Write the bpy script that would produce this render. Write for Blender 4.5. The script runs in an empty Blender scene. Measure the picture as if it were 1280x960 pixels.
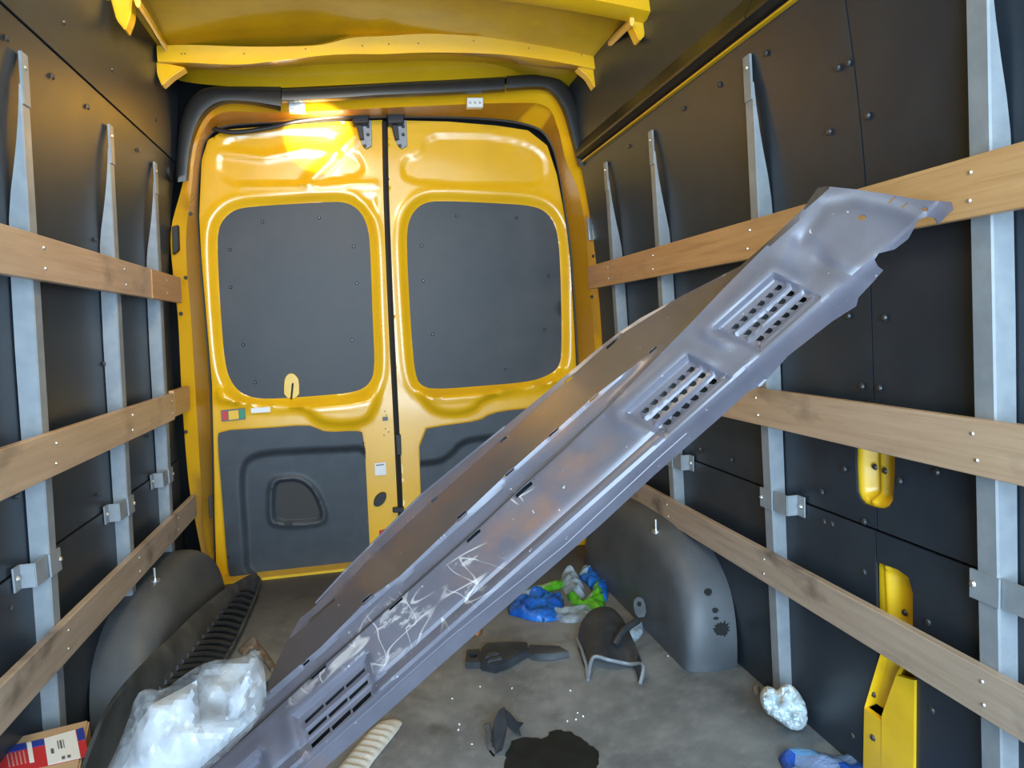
import bpy, bmesh, math, random
import numpy as np
from mathutils import Vector, Matrix, noise
from mathutils.geometry import delaunay_2d_cdt
random.seed(7)
S = bpy.context.scene
COL = S.collection
V = Vector

# ------------------------------------------------------------------ camera
FPX = 889.7
YAW, PIT, ROL = .2058, -.082, -.0446
CAM = np.array([-.1605, 0, 1.08])
_f = np.array([math.sin(YAW)*math.cos(PIT), math.cos(YAW)*math.cos(PIT), math.sin(PIT)])
_r = np.array([math.cos(YAW), -math.sin(YAW), 0]); _u = np.cross(_r, _f)
_r, _u = math.cos(ROL)*_r+math.sin(ROL)*_u, -math.sin(ROL)*_r+math.cos(ROL)*_u
cd = bpy.data.cameras.new('camera'); cam = bpy.data.objects.new('camera', cd); COL.objects.link(cam)
cd.sensor_width = 36; cd.lens = 36*FPX/1280; cd.clip_start = .02
cam.matrix_world = Matrix(((_r[0], _u[0], -_f[0], CAM[0]), (_r[1], _u[1], -_f[1], CAM[1]), (_r[2], _u[2], -_f[2], CAM[2]), (0, 0, 0, 1)))
S.camera = cam

# ------------------------------------------------------------------ light
w = bpy.data.worlds.new('daylight'); S.world = w; w.use_nodes = True
w.node_tree.nodes['Background'].inputs[0].default_value = (.62, .78, 1, 1)
w.node_tree.nodes['Background'].inputs[1].default_value = 1.0
S.view_settings.view_transform = 'Standard'; S.view_settings.look = 'None'
S.view_settings.gamma = 1; S.view_settings.use_curve_mapping = False
S.view_settings.exposure = 0.45

def area(name, loc, target, sx, sy, power, col):
    l = bpy.data.lights.new(name, 'AREA'); l.shape = 'RECTANGLE'; l.size = sx; l.size_y = sy
    l.energy = power; l.color = col
    o = bpy.data.objects.new(name, l); COL.objects.link(o); o.location = loc
    o.rotation_euler = (V(target)-V(loc)).to_track_quat('-Z', 'Y').to_euler()
    return o
# daylight through the open end of the van behind the camera
area('daylight_opening', (0, -1.12, 1.12), (0, 2.2, .30), 1.7, 1.9, 135, (.56, .78, 1))
# warm loadspace lamp on the roof, ahead of the frame
area('loadspace_lamp', (-.25, 1.75, 2.09), (-.3, 2.4, 1.2), .30, .10, 8, (1, .80, .55))
# sunlight glancing off something outside, thrown up on the head of the left door
sl = bpy.data.lights.new('sun_glint', 'SPOT'); sl.energy = 9500; sl.color = (1, .90, .72); sl.spot_size = math.radians(4.0); sl.spot_blend = .9; sl.shadow_soft_size = .01
so = bpy.data.objects.new('sun_glint', sl); COL.objects.link(so); so.location = (-.05, -1.1, .70)
so.rotation_euler = (V((-.29, 3.36, 1.955))-V((-.05, -1.1, .70))).to_track_quat('-Z', 'Y').to_euler()

# ------------------------------------------------------------------ helpers
def ray(p):
    return (p[0]-640)/FPX*_r-(p[1]-480)/FPX*_u+_f
def on(p, ax, v):
    d = ray(p); return V(CAM+d*((v-CAM[ax])/d[ax]))
def onY(p, Y): return on(p, 1, Y)
def onZ(p, z=0.): return on(p, 2, z)
def xz(p, Y): q = onY(p, Y); return (q.x, q.z)
def xy(p, z=0.): q = onZ(p, z); return (q.x, q.y)
def xw(z):                       # half width of the wall lining at height z
    z = np.asarray(z, float)
    a = .926-.030*np.clip(z, 0, 1.15)/1.15
    t = np.clip((z-1.05)/.72, 0, 1)
    up = np.clip(z-1.78, 0, 1)
    return a-.068*t*t-.10*up
def xp(z): return .85+.0343*(1.25-z)     # inner face of posts
def onW(p, sg):                  # pixel on wall lining
    d = ray(p); x = sg*.89
    for _ in range(12):
        t = (x-CAM[0])/d[0]; z = CAM[2]+t*d[2]; x = sg*float(xw(z))
    return V((x, CAM[1]+t*d[1], z))

WLOC = {}
def link(o, parent=None, loc=(0, 0, 0)):
    COL.objects.link(o); o.location = loc; WLOC[o.name] = V(loc)
    if parent:
        o.parent = parent; o.matrix_parent_inverse = Matrix.Translation(-WLOC[parent.name])
    return o
def tag(o, label=None, cat=None, group=None, kind=None):
    if label: o['label'] = label
    if cat: o['category'] = cat
    if group: o['group'] = group
    if kind: o['kind'] = kind
    return o
def empty(name, loc): return link(bpy.data.objects.new(name, None), None, loc)
def finish(name, bm, mat, parent=None, sharp=35, smooth=True):
    bm.normal_update()
    if smooth:
        for f in bm.faces: f.smooth = True
        c = math.radians(sharp)
        for e in bm.edges:
            if len(e.link_faces) == 2 and e.calc_face_angle(0) > c: e.smooth = False
    n = len(bm.verts)
    cs = np.array([v.co for v in bm.verts]); lo, hi = cs.min(0), cs.max(0)
    base = V(((lo[0]+hi[0])/2, (lo[1]+hi[1])/2, lo[2]))
    for v in bm.verts: v.co -= base
    me = bpy.data.meshes.new(name); bm.to_mesh(me); bm.free()
    me.materials.append(mat)
    return link(bpy.data.objects.new(name, me), parent, base)
def copy(o, loc, parent=None, rot=None):
    c = o.copy(); COL.objects.link(c); c.location = loc; WLOC[c.name] = V(loc)
    if rot is not None: c.rotation_euler = rot
    c.parent = parent
    if parent: c.matrix_parent_inverse = Matrix.Translation(-WLOC[parent.name])
    return c
def add_box(bm, lo, hi, fn=None):
    r = bmesh.ops.create_cube(bm, size=1)['verts']
    for v in r:
        v.co = V([lo[i]+(hi[i]-lo[i])*(v.co[i]+.5) for i in range(3)])
        if fn: v.co = fn(v.co)
    return r
def bevel(bm, w, seg=2):
    bmesh.ops.bevel(bm, geom=[e for e in bm.edges], offset=w, segments=seg, affect='EDGES', clamp_overlap=True)
def crom(pts, n):
    pts = [V(p) for p in pts]; out = []
    m = len(pts)-1
    for k in range(n):
        t = k/(n-1)*m; i = min(int(t), m-1); t -= i
        p0, p1, p2, p3 = pts[max(i-1, 0)], pts[i], pts[i+1], pts[min(i+2, m)]
        out.append(.5*((2*p1)+(p2-p0)*t+(2*p0-5*p1+4*p2-p3)*t*t+(3*p1-p0-3*p2+p3)*t**3))
    return out
def chaikin(poly, it=2, closed=True):
    for _ in range(it):
        o = []; n = len(poly)
        if not closed: o.append(poly[0])
        for i in range(n if closed else n-1):
            a, b = poly[i], poly[(i+1) % n]
            o.append((a[0]*.75+b[0]*.25, a[1]*.75+b[1]*.25)); o.append((a[0]*.25+b[0]*.75, a[1]*.25+b[1]*.75))
        if not closed: o.append(poly[-1])
        poly = o
    return poly
def tube(bm, pts, rad, seg=8, closed=False, flat=1.0):
    pts = [V(p) for p in pts]; rings = []
    n = len(pts); up = None
    for i, p in enumerate(pts):
        t = (pts[min(i+1, n-1)]-pts[max(i-1, 0)]).normalized()
        if up is None:
            up = V((0, 0, 1)) if abs(t.z) < .9 else V((1, 0, 0))
        a = (up-t*up.dot(t)).normalized(); b = t.cross(a); up = a
        r = rad(i/(n-1)) if callable(rad) else rad
        rings.append([bm.verts.new(p+(a*math.cos(k*2*math.pi/seg)+b*math.sin(k*2*math.pi/seg)*flat)*r) for k in range(seg)])
    for i in range(n-1):
        for k in range(seg):
            bm.faces.new((rings[i][k], rings[i][(k+1) % seg], rings[i+1][(k+1) % seg], rings[i+1][k]))
    bm.faces.new(rings[0][::-1]); bm.faces.new(rings[-1])
def thicken(bm, t):
    bm.normal_update()
    vs = list(bm.verts); fs = list(bm.faces)
    be = [e for e in bm.edges if len(e.link_faces) == 1]
    nv = {v: bm.verts.new(v.co-v.normal*t) for v in vs}
    for f in fs: bm.faces.new([nv[v] for v in reversed(f.verts)])
    for e in be:
        lp = e.link_loops[0]; a, b = lp.vert, lp.link_loop_next.vert
        bm.faces.new((b, a, nv[a], nv[b]))
def loft(name, rings, mat, parent=None, thick=.002, sharp=40, closed=False):
    bm = bmesh.new(); R = [[bm.verts.new(p) for p in r] for r in rings]
    for i in range(len(R)-1):
        for k in range(len(R[i])-1):
            bm.faces.new((R[i][k], R[i][k+1], R[i+1][k+1], R[i+1][k]))
    if closed:
        for k in range(len(R[0])-1):
            bm.faces.new((R[-1][k], R[-1][k+1], R[0][k+1], R[0][k]))
        bm.faces.new([r[0] for r in R]); bm.faces.new([r[-1] for r in R][::-1])
        bmesh.ops.recalc_face_normals(bm, faces=bm.faces)
    elif thick: thicken(bm, thick)
    return finish(name, bm, mat, parent, sharp)
def seg_d(P, poly, closed=True):
    P = np.asarray(P, float); poly = np.asarray(poly, float); n = len(poly); best = np.full(len(P), 1e9)
    for i in range(n if closed else n-1):
        a, b = poly[i], poly[(i+1) % n]; ab = b-a; L = (ab*ab).sum()
        t = np.clip(((P-a)@ab)/max(L, 1e-12), 0, 1)
        d = np.hypot(*(P-(a+t[:, None]*ab)).T); best = np.minimum(best, d)
    return best
def inside(P, poly):
    P = np.asarray(P, float); poly = np.asarray(poly, float); x, y = P[:, 0], P[:, 1]; c = np.zeros(len(P), bool); n = len(poly)
    for i in range(n):
        x1, y1 = poly[i]; x2, y2 = poly[i-1]
        m = (y1 > y) != (y2 > y)
        c ^= m & (x < (x2-x1)*(y-y1)/((y2-y1) if y2 != y1 else 1e-12)+x1)
    return c
def sdf(P, poly):
    d = seg_d(P, poly); return np.where(inside(P, poly), -d, d)
def sm(e0, e1, x):
    t = np.clip((x-e0)/(e1-e0), 0, 1); return t*t*(3-2*t)
def resample(poly, step):
    out = []; n = len(poly)
    for i in range(n):
        a = np.array(poly[i], float); b = np.array(poly[(i+1) % n], float); k = max(1, int(round(np.hypot(*(b-a))/step)))
        for j in range(k): out.append(tuple(a+(b-a)*j/k))
    return out
def sheet(name, outline, holes, fn, step, mat, parent=None, thick=.003, flip=False, sharp=35, uv=None, lines=(), fine=None):
    loops = [resample(outline, step)]+[resample(h, step) for h in holes]
    pts = []; edges = []
    for lp in loops:
        s = len(pts); pts += lp; edges += [(s+i, s+(i+1) % len(lp)) for i in range(len(lp))]
    lim = np.array(pts)
    for ln in lines:
        q = [];
        for i in range(len(ln)-1):
            a, b = np.array(ln[i], float), np.array(ln[i+1], float); k = max(1, int(np.hypot(*(b-a))/step))
            q += [tuple(a+(b-a)*j/k) for j in range(k)]
        q.append(tuple(ln[-1])); Q = np.array(q)
        ok = inside(Q, loops[0]) & (seg_d(Q, loops[0]) > step*.3)
        for h in loops[1:]: ok &= ~inside(Q, h) & (seg_d(Q, h) > step*.3)
        base = len(pts); idx = np.cumsum(ok)-1
        pts += [tuple(p) for p in Q[ok]]
        for i in range(len(Q)-1):
            if ok[i] and ok[i+1]: edges.append((base+int(idx[i]), base+int(idx[i+1])))
    lo, hi = np.array(loops[0]).min(0), np.array(loops[0]).max(0)
    def grid(lo, hi, st):
        gx, gy = np.meshgrid(np.arange(lo[0]+st*.5, hi[0], st), np.arange(lo[1]+st*.5, hi[1], st))
        gx = gx+(np.arange(gx.shape[0]) % 2)[:, None]*st*.5
        return np.stack([gx.ravel(), gy.ravel()], 1)
    G = grid(lo, hi, step)
    if fine:
        for (fl, fh, st) in fine:
            m = (G[:, 0] > fl[0]) & (G[:, 0] < fh[0]) & (G[:, 1] > fl[1]) & (G[:, 1] < fh[1])
            G = np.concatenate([G[~m], grid(fl, fh, st)])
    ok = inside(G, loops[0]) & (seg_d(G, loops[0]) > step*.45)
    G = G[ok]
    for h in loops[1:]:
        hb = np.array(h); l2, h2 = hb.min(0)-step, hb.max(0)+step
        near = (G[:, 0] > l2[0]) & (G[:, 0] < h2[0]) & (G[:, 1] > l2[1]) & (G[:, 1] < h2[1])
        keep = np.ones(len(G), bool)
        if near.any():
            idx = np.where(near)[0]; keep[idx] = ~inside(G[idx], h) & (seg_d(G[idx], h) > step*.3)
        G = G[keep]
    pts += [tuple(p) for p in G]
    r = delaunay_2d_cdt([V((float(a), float(b))) for a, b in pts], edges, [], 0, 1e-7)
    P = np.array([tuple(v) for v in r[0]]); T = np.array([t for t in r[2] if len(t) == 3])
    cen = P[T].mean(1); ok = inside(cen, loops[0])
    for h in loops[1:]: ok &= ~inside(cen, h)
    T = T[ok]
    X = fn(P[:, 0], P[:, 1])
    bm = bmesh.new(); bv = [bm.verts.new(x) for x in X]
    for t in T:
        try: bm.faces.new([bv[i] for i in (t[::-1] if flip else t)])
        except ValueError: pass
    uvl = None
    if uv is not None:
        UV = uv(P); uvl = bm.loops.layers.uv.new('UVMap'); bm.verts.index_update()
        for f in bm.faces:
            for l in f.loops: l[uvl].uv = UV[l.vert.index]
    for v in [v for v in bm.verts if not v.link_faces]: bm.verts.remove(v)
    if thick: thicken(bm, thick)
    return finish(name, bm, mat, parent, sharp)
def creases(P, scale, seed):
    o = []
    for p in P:
        d = noise.voronoi(V((p[0]*scale+seed, p[1]*scale-seed, seed)))[0]; o.append(min(d[1]-d[0], 1.))
    return np.array(o)
def nz(P, scale, seed=0., depth=3):
    return np.array([noise.fractal(V((p[0]*scale+seed, p[1]*scale-seed, seed*1.7)), 1., 2., depth) for p in P])

# ------------------------------------------------------------------ materials
def nodes(m):
    m.use_nodes = True; nt = m.node_tree; return nt, nt.nodes['Principled BSDF']
def tex(nt, kind, scale, detail=4, stretch=(1, 1, 1), coord='Object', rough=.55):
    tc = nt.nodes.new('ShaderNodeTexCoord'); mp = nt.nodes.new('ShaderNodeMapping'); mp.inputs['Scale'].default_value = stretch
    nt.links.new(tc.outputs[coord], mp.inputs[0])
    t = nt.nodes.new('ShaderNodeTex'+kind); nt.links.new(mp.outputs[0], t.inputs['Vector']); t.inputs['Scale'].default_value = scale
    if kind == 'Noise': t.inputs['Detail'].default_value = detail; t.inputs['Roughness'].default_value = rough
    return t
def ramp(nt, src, stops, interp='LINEAR'):
    r = nt.nodes.new('ShaderNodeValToRGB'); r.color_ramp.interpolation = interp; nt.links.new(src, r.inputs[0])
    while len(r.color_ramp.elements) < len(stops): r.color_ramp.elements.new(.5)
    for e, (p, c) in zip(r.color_ramp.elements, stops): e.position = p; e.color = (*c, 1) if len(c) == 3 else c
    return r.outputs[0]
def mix(nt, fac, a, b):
    m = nt.nodes.new('ShaderNodeMix'); m.data_type = 'RGBA'
    if hasattr(fac, 'node'): nt.links.new(fac, m.inputs[0])
    else: m.inputs[0].default_value = fac
    for k, s in ((6, a), (7, b)):
        if hasattr(s, 'node'): nt.links.new(s, m.inputs[k])
        else: m.inputs[k].default_value = (*s, 1)
    return m.outputs[2]
def math_(nt, op, a, b=None):
    m = nt.nodes.new('ShaderNodeMath'); m.operation = op
    for k, s in enumerate((a, b)):
        if s is None: continue
        if hasattr(s, 'node'): nt.links.new(s, m.inputs[k])
        else: m.inputs[k].default_value = s
    return m.outputs[0]
def bump(nt, bs, h, strength, dist=.002):
    b = nt.nodes.new('ShaderNodeBump'); b.inputs['Strength'].default_value = strength; b.inputs['Distance'].default_value = dist
    nt.links.new(h, b.inputs['Height']); nt.links.new(b.outputs[0], bs.inputs['Normal'])
def pm(name, c, rough=.5, c2=None, scale=6, lo=.4, hi=.65, stretch=(1, 1, 1), metal=0, bs=None, bstr=.1, coat=0, rvar=0, spec=.5):
    m = bpy.data.materials.new(name); nt, b = nodes(m)
    b.inputs['Roughness'].default_value = rough; b.inputs['Metallic'].default_value = metal
    b.inputs['Coat Weight'].default_value = coat; b.inputs['Coat Roughness'].default_value = .12
    b.inputs['Specular IOR Level'].default_value = spec
    b.inputs['Base Color'].default_value = (*c, 1)
    if c2:
        t = tex(nt, 'Noise', scale, 5, stretch)
        nt.links.new(ramp(nt, t.outputs[0], [(lo, c), (hi, c2)]), b.inputs['Base Color'])
        if rvar:
            nt.links.new(math_(nt, 'MULTIPLY_ADD', t.outputs[0], rvar), b.inputs['Roughness'])
            b.inputs['Roughness'].links[0].from_node.inputs[2].default_value = rough-rvar*.5
    if bs: bump(nt, b, tex(nt, 'Noise', bs, 3).outputs[0], bstr)
    return m
YEL = pm('yellow_paint', (.86, .465, .010), .26, (.80, .42, .010), 5, coat=.5)
YELD = pm('yellow_body_paint', (.85, .52, .012), .38, (.75, .44, .014), 9, coat=.25)
LIN = pm('black_lining', (.019, .027, .038), .38, (.026, .034, .045), 8, bs=420, bstr=.10, rvar=.1)
BLANK = pm('dark_door_board', (.030, .033, .038), .52, (.070, .071, .074), 3.0, .40, .75, bs=300, bstr=.06, rvar=.2)
TRIM = pm('dark_moulded_plastic', (.034, .042, .053), .5, (.044, .053, .065), 14, bs=500, bstr=.15)
BLK = pm('black_rubber_and_shade', (.012, .012, .013), .5)  # rubber; also stands for shade in the vents, seam and gaps
CHAN = pm('black_vinyl_trim', (.012, .0115, .011), .38, (.017, .016, .014), 10, bs=350, bstr=.1)
STEEL = pm('grey_painted_steel', (.23, .25, .27), .42, (.28, .30, .315), 20, metal=.1)
ZINC = pm('zinc_screw', (.75, .75, .73), .3, metal=.9)
CHIP = pm('bolt_dark', (.035, .035, .037), .35)
ARCH = pm('wheel_arch_plastic', (.060, .068, .078), .5, (.100, .108, .118), 5, .36, .72, bs=260, bstr=.12)
PLAST = pm('black_plastic', (.022, .025, .029), .42, (.050, .054, .058), 11, .42, .75, bs=200, bstr=.06)
DUSTY = pm('dusty_black_plastic', (.032, .037, .042), .5, (.10, .105, .11), 9, .42, .75, bs=200, bstr=.1)
BEIGE = pm('beige_plastic', (.50, .47, .40), .4, (.60, .57, .50), 16)
CARD = pm('cardboard', (.46, .30, .17), .75, (.52, .35, .21), 9, bs=120, bstr=.06)
WHITE = pm('white_print', (.80, .80, .80), .45)
RED = pm('red_print', (.55, .03, .035), .4)
BLUEP = pm('blue_print', (.02, .05, .32), .4)
GRN = pm('green_print', (.02, .25, .12), .4)
GREYP = pm('grey_print', (.12, .12, .13), .5)
RIM = pm('grey_cut_plastic', (.20, .22, .24), .4)
TISS = pm('tissue_paper', (.70, .76, .78), .7, (.55, .63, .66), 30, bs=90, bstr=.4)
BROWN = pm('brown_paper', (.20, .155, .12), .75, (.14, .11, .09), 25)
LAMP = pm('clear_lamp_lens', (.75, .74, .70), .15, coat=.5)
WET = pm('wet_stain', (.012, .014, .013), .6, (.018, .020, .019), 20, spec=.2)

def wood(name, a, b, dark, grime):
    m = bpy.data.materials.new(name); nt, s = nodes(m)
    t = tex(nt, 'Noise', 9, 6, (2, .35, 6)); base = ramp(nt, t.outputs[0], [(.3, a), (.7, b)])
    g = tex(nt, 'Noise', 60, 3, (1, .06, 3)); base = mix(nt, math_(nt, 'MULTIPLY', ramp(nt, g.outputs[0], [(.55, (0, 0, 0)), (.75, (1, 1, 1))]), .35), base, dark)
    d = tex(nt, 'Noise', 5, 5, (1, .9, 1.6)); base = mix(nt, math_(nt, 'MULTIPLY', ramp(nt, d.outputs[0], [(.56, (0, 0, 0)), (.72, (1, 1, 1))]), grime), base, (.10, .075, .055))
    nt.links.new(base, s.inputs['Base Color']); s.inputs['Roughness'].default_value = .36
    bump(nt, s, g.outputs[0], .12)
    return m
WOODR = wood('varnished_plywood_warm', (.50, .27, .11), (.62, .36, .16), (.22, .10, .035), .15)
WOOD = wood('plywood_plank', (.45, .30, .19), (.56, .39, .26), (.27, .16, .095), .5)
WOODD = wood('grimy_plywood_plank', (.37, .275, .20), (.48, .37, .28), (.20, .14, .10), .8)

def floor_mat():
    m = bpy.data.materials.new('dirty_floor_lining'); nt, s = nodes(m)
    t = tex(nt, 'Noise', 3.2, 7, rough=.65); base = ramp(nt, t.outputs[0], [(.32, (.10, .108, .114)), (.5, (.175, .184, .188)), (.68, (.26, .27, .27))])
    t2 = tex(nt, 'Noise', 26, 6, rough=.7); base = mix(nt, math_(nt, 'MULTIPLY', ramp(nt, t2.outputs[0], [(.5, (0, 0, 0)), (.72, (1, 1, 1))]), .35), base, (.32, .32, .31))
    t3 = tex(nt, 'Noise', 7, 4); base = mix(nt, ramp(nt, t3.outputs[0], [(.6, (0, 0, 0)), (.78, (.7, .7, .7))]), base, (.05, .045, .04))
    # trodden dirt towards the rear sill
    tc = nt.nodes.new('ShaderNodeNewGeometry'); sp = nt.nodes.new('ShaderNodeSeparateXYZ'); nt.links.new(tc.outputs['Position'], sp.inputs[0])
    k = math_(nt, 'ADD', sp.outputs[1], math_(nt, 'MULTIPLY', t.outputs[0], 1.2))
    mr = nt.nodes.new('ShaderNodeMapRange'); nt.links.new(k, mr.inputs[0]); mr.inputs[1].default_value = 3.1; mr.inputs[2].default_value = 3.7
    base = mix(nt, math_(nt, 'MULTIPLY', mr.outputs[0], .8), base, (.040, .033, .028))
    nt.links.new(base, s.inputs['Base Color']); s.inputs['Roughness'].default_value = .55
    bump(nt, s, t2.outputs[0], .25, .003)
    return m
FLOOR = floor_mat()

def panel_mat():
    m = bpy.data.materials.new('grey_lavender_primer'); nt, s = nodes(m)
    uv = nt.nodes.new('ShaderNodeTexCoord').outputs['UV']
    def n(scale, st=(1, 1, 1), d=5, rough=.6):
        return tex(nt, 'Noise', scale, d, st, 'UV', rough).outputs[0]
    base = ramp(nt, n(7), [(.35, (.088, .083, .103)), (.65, (.118, .111, .135))])
    def spot(cx, cy, rx, ry, amp):       # soft-edged patch around a place on the sheet
        mp = nt.nodes.new('ShaderNodeMapping'); mp.vector_type = 'TEXTURE'
        mp.inputs['Location'].default_value = (cx, cy, 0); mp.inputs['Scale'].default_value = (rx, ry, 1)
        nt.links.new(uv, mp.inputs[0])
        ln = nt.nodes.new('ShaderNodeVectorMath'); ln.operation = 'LENGTH'; nt.links.new(mp.outputs[0], ln.inputs[0])
        mr = nt.nodes.new('ShaderNodeMapRange'); mr.inputs[1].default_value = .25; mr.inputs[2].default_value = 1.; mr.inputs[3].default_value = amp; mr.inputs[4].default_value = 0
        nt.links.new(ln.outputs['Value'], mr.inputs[0]); return mr.outputs[0]
    # rusty dust patches
    rust = None
    for a in RUST:
        q = spot(*a); rust = q if rust is None else math_(nt, 'MAXIMUM', rust, q)
    rm = math_(nt, 'MULTIPLY', rust, ramp(nt, n(22, (.6, 1, 1)), [(.35, (0, 0, 0)), (.62, (1, 1, 1))]))
    base = mix(nt, rm, base, (.20, .115, .085))
    # white scuffs
    sc = None
    for a in SCUFF:
        q = spot(*a); sc = q if sc is None else math_(nt, 'MAXIMUM', sc, q)
    sn = math_(nt, 'MULTIPLY', sc, ramp(nt, n(30, (.45, 1, 1), 8, .7), [(.54, (0, 0, 0)), (.58, (1, 1, 1))]))
    base = mix(nt, math_(nt, 'MULTIPLY', math_(nt, 'MINIMUM', sn, 1.), .7), base, (.46, .42, .41))
    for sc_, st_, wd in ((11, (.4, 1.6, 1), .012), (16, (1.2, .5, 1), .008)):
        ln = math_(nt, 'ABSOLUTE', math_(nt, 'SUBTRACT', n(sc_, st_, 1), .5))
        lm = ramp(nt, ln, [(wd*.4, (1, 1, 1)), (wd, (0, 0, 0))])
        base = mix(nt, math_(nt, 'MULTIPLY', lm, math_(nt, 'MINIMUM', sc, .5)), base, (.60, .56, .55))
    fl = ramp(nt, n(75, (1, 1, 1), 2), [(.72, (0, 0, 0)), (.75, (.7, .7, .7))]); base = mix(nt, fl, base, (.55, .50, .50))
    nt.links.new(base, s.inputs['Base Color'])
    s.inputs['Roughness'].default_value = .34; s.inputs['Specular IOR Level'].default_value = .6
    bump(nt, s, n(9, d=2), .12, .006)
    return m

def film_mat(name, tint, alpha, white):
    m = bpy.data.materials.new(name); nt, s = nodes(m)
    s.inputs['Base Color'].default_value = (*tint, 1); s.inputs['Roughness'].default_value = .16
    t = tex(nt, 'Noise', 14, 5); a = ramp(nt, t.outputs[0], [(.35, (alpha,)*3), (.62, (white,)*3)])
    nt.links.new(a, s.inputs['Alpha'])
    bump(nt, s, tex(nt, 'Noise', 45, 4).outputs[0], .5, .004)
    return m
FILM = film_mat('clear_plastic_film', (.80, .82, .85), .05, .30)
def wrapper_mat(name, cols, scale):
    m = bpy.data.materials.new(name); nt, s = nodes(m)
    t = tex(nt, 'Voronoi', scale); sx = nt.nodes.new('ShaderNodeSeparateColor'); nt.links.new(t.outputs['Color'], sx.inputs[0])
    nt.links.new(ramp(nt, sx.outputs[0], [(i/len(cols), c) for i, c in enumerate(cols)], 'CONSTANT'), s.inputs['Base Color'])
    s.inputs['Roughness'].default_value = .14
    bump(nt, s, tex(nt, 'Noise', 70, 4).outputs[0], .8, .006)
    return m
WRAPB = wrapper_mat('blue_film', [(.01, .09, .42), (.015, .13, .52), (.02, .17, .60), (.30, .45, .62)], 14)
WRAPG = wrapper_mat('green_film', [(.09, .42, .02), (.13, .50, .03), (.30, .50, .25)], 12)
WRAPC = film_mat('pale_film', (.5, .66, .80), .15, .55)
BLUEB = wrapper_mat('blue_bag_film', [(.015, .12, .50), (.16, .24, .42), (.02, .08, .42), (.10, .30, .60)], 12)

# ------------------------------------------------------------------ fasteners
def bolt_mesh(name, r, h, m):
    bm = bmesh.new()
    bmesh.ops.create_cone(bm, cap_ends=True, segments=10, radius1=r, radius2=r*.62, depth=h)
    me = bpy.data.meshes.new(name); bm.to_mesh(me); bm.free(); me.materials.append(m); return me
BOLT = bolt_mesh('bolt', .008, .004, CHIP); SCREW = bolt_mesh('screw', .0042, .003, ZINC); RIVET = bolt_mesh('rivet', .0065, .004, ZINC)
def pin(name, me, loc, nrm, parent):
    o = bpy.data.objects.new(name, me); COL.objects.link(o); o.location = loc; WLOC[o.name] = V(loc)
    o.rotation_euler = V(nrm).to_track_quat('Z', 'Y').to_euler()
    o.parent = parent; o.matrix_parent_inverse = Matrix.Translation(-WLOC[parent.name]); return o

# ------------------------------------------------------------------ setting: shell
bm = bmesh.new(); add_box(bm, (-1.02, -1.2, -.06), (1.02, 3.5, 0))
fl = finish('floor', bm, FLOOR, smooth=False); tag(fl, 'dirty grey load floor of the van', 'floor', kind='structure')
st = chaikin([(632, 945), (640, 928), (652, 921), (668, 924), (680, 924), (690, 913), (706, 913), (722, 920), (738, 932), (750, 945), (744, 962), (752, 985), (730, 1010), (690, 1020), (650, 1000), (628, 975)], 1)
stp = [xy(p) for p in st]
stp = [(x+.008*noise.noise(V((x*60, y*60, 0))), y+.012*noise.noise(V((x*60, y*60, 4)))) for x, y in resample(stp, .012)]
o = sheet('wet_stain', stp, [], lambda a, b: np.stack([a, b, np.full_like(a, .0022)], 1), .03, WET, fl, .002); o['label'] = 'dark wet stain on the floor'

def body_box():  # added outer box keeps stray light out and reads dark in the gaps
    bm = bmesh.new()
    for lo, hi in (((-1.06, -1.2, -.06), (-1.02, 3.56, 2.4)), ((1.02, -1.2, -.06), (1.06, 3.56, 2.4)), ((-1.06, 3.5, -.06), (1.06, 3.56, 2.4)), ((-1.06, -1.2, 2.36), (1.06, 3.56, 2.4))):
        add_box(bm, lo, hi)
    return bm
o = finish('wall_outer', body_box(), BLK, smooth=False); tag(o, 'dark outer body skin glimpsed in the gaps beside the rear frame', 'wall', kind='structure')

def wall_fn(sg, off=0.):
    def fn(a, b): return np.stack([sg*(xw(b)+off), a, b], 1)
    return fn
def wall(name, sg, seams_y, label, bolts, zseams, holes):
    root = tag(empty(name, (sg*.93, 1., 0)), label, 'wall', kind='structure')
    g = .0022
    ys = [-1.2]+seams_y+[3.07]; zs = [0]+zseams+[2.16]
    for i in range(len(ys)-1):
        for j in range(len(zs)-1):
            y0, y1, z0, z1 = ys[i]+g, ys[i+1]-g, zs[j]+g, zs[j+1]-g
            out = [(y0, z0), (y1, z0), (y1, z1), (y0, z1)]
            hs = [h for h in holes if y0 < np.mean([q[0] for q in h]) < y1 and z0 < np.mean([q[1] for q in h]) < z1]
            sheet('lining_panel', out, hs, wall_fn(sg, .004*(j % 2)), .06, LIN, root, .006, flip=(sg > 0), sharp=60)
    for p in bolts:
        q = onW(p, sg); pin('bolt', BOLT, q-V((sg*.0015, 0, 0)), (-sg, 0, 0), root)
    return root
LB = [(9, 48), (80, 28), (66, 96), (140, 87), (110, 134), (173, 188), (195, 150), (124, 618), (22, 620), (185, 545), (130, 455), (15, 760), (120, 300)]
RB = [(957, 67), (899, 106), (854, 136), (785, 183), (757, 204), (1047, 85), (1060, 79), (1036, 165), (1084, 145), (1077, 483), (1099, 485), (1055, 586), (1124, 601), (1027, 615), (1030, 652), (1080, 652), (1060, 395), (1105, 397), (1080, 715), (1160, 778), (1165, 888), (875, 562), (914, 575), (1040, 655), (822, 96), (882, 48), (1170, 590), (1066, 920)]
ZS = [.60, 1.775]
wl = wall('wall_left', -1, [1.30], 'left side wall lined with black panels', LB, ZS, [])
def wyz(p): q = onW(p, 1); return (q.y, q.z)
H1 = chaikin([wyz(p) for p in [(1068, 500), (1067, 610), (1074, 628), (1092, 635), (1108, 636), (1116, 622), (1117, 508)]], 1)
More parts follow.
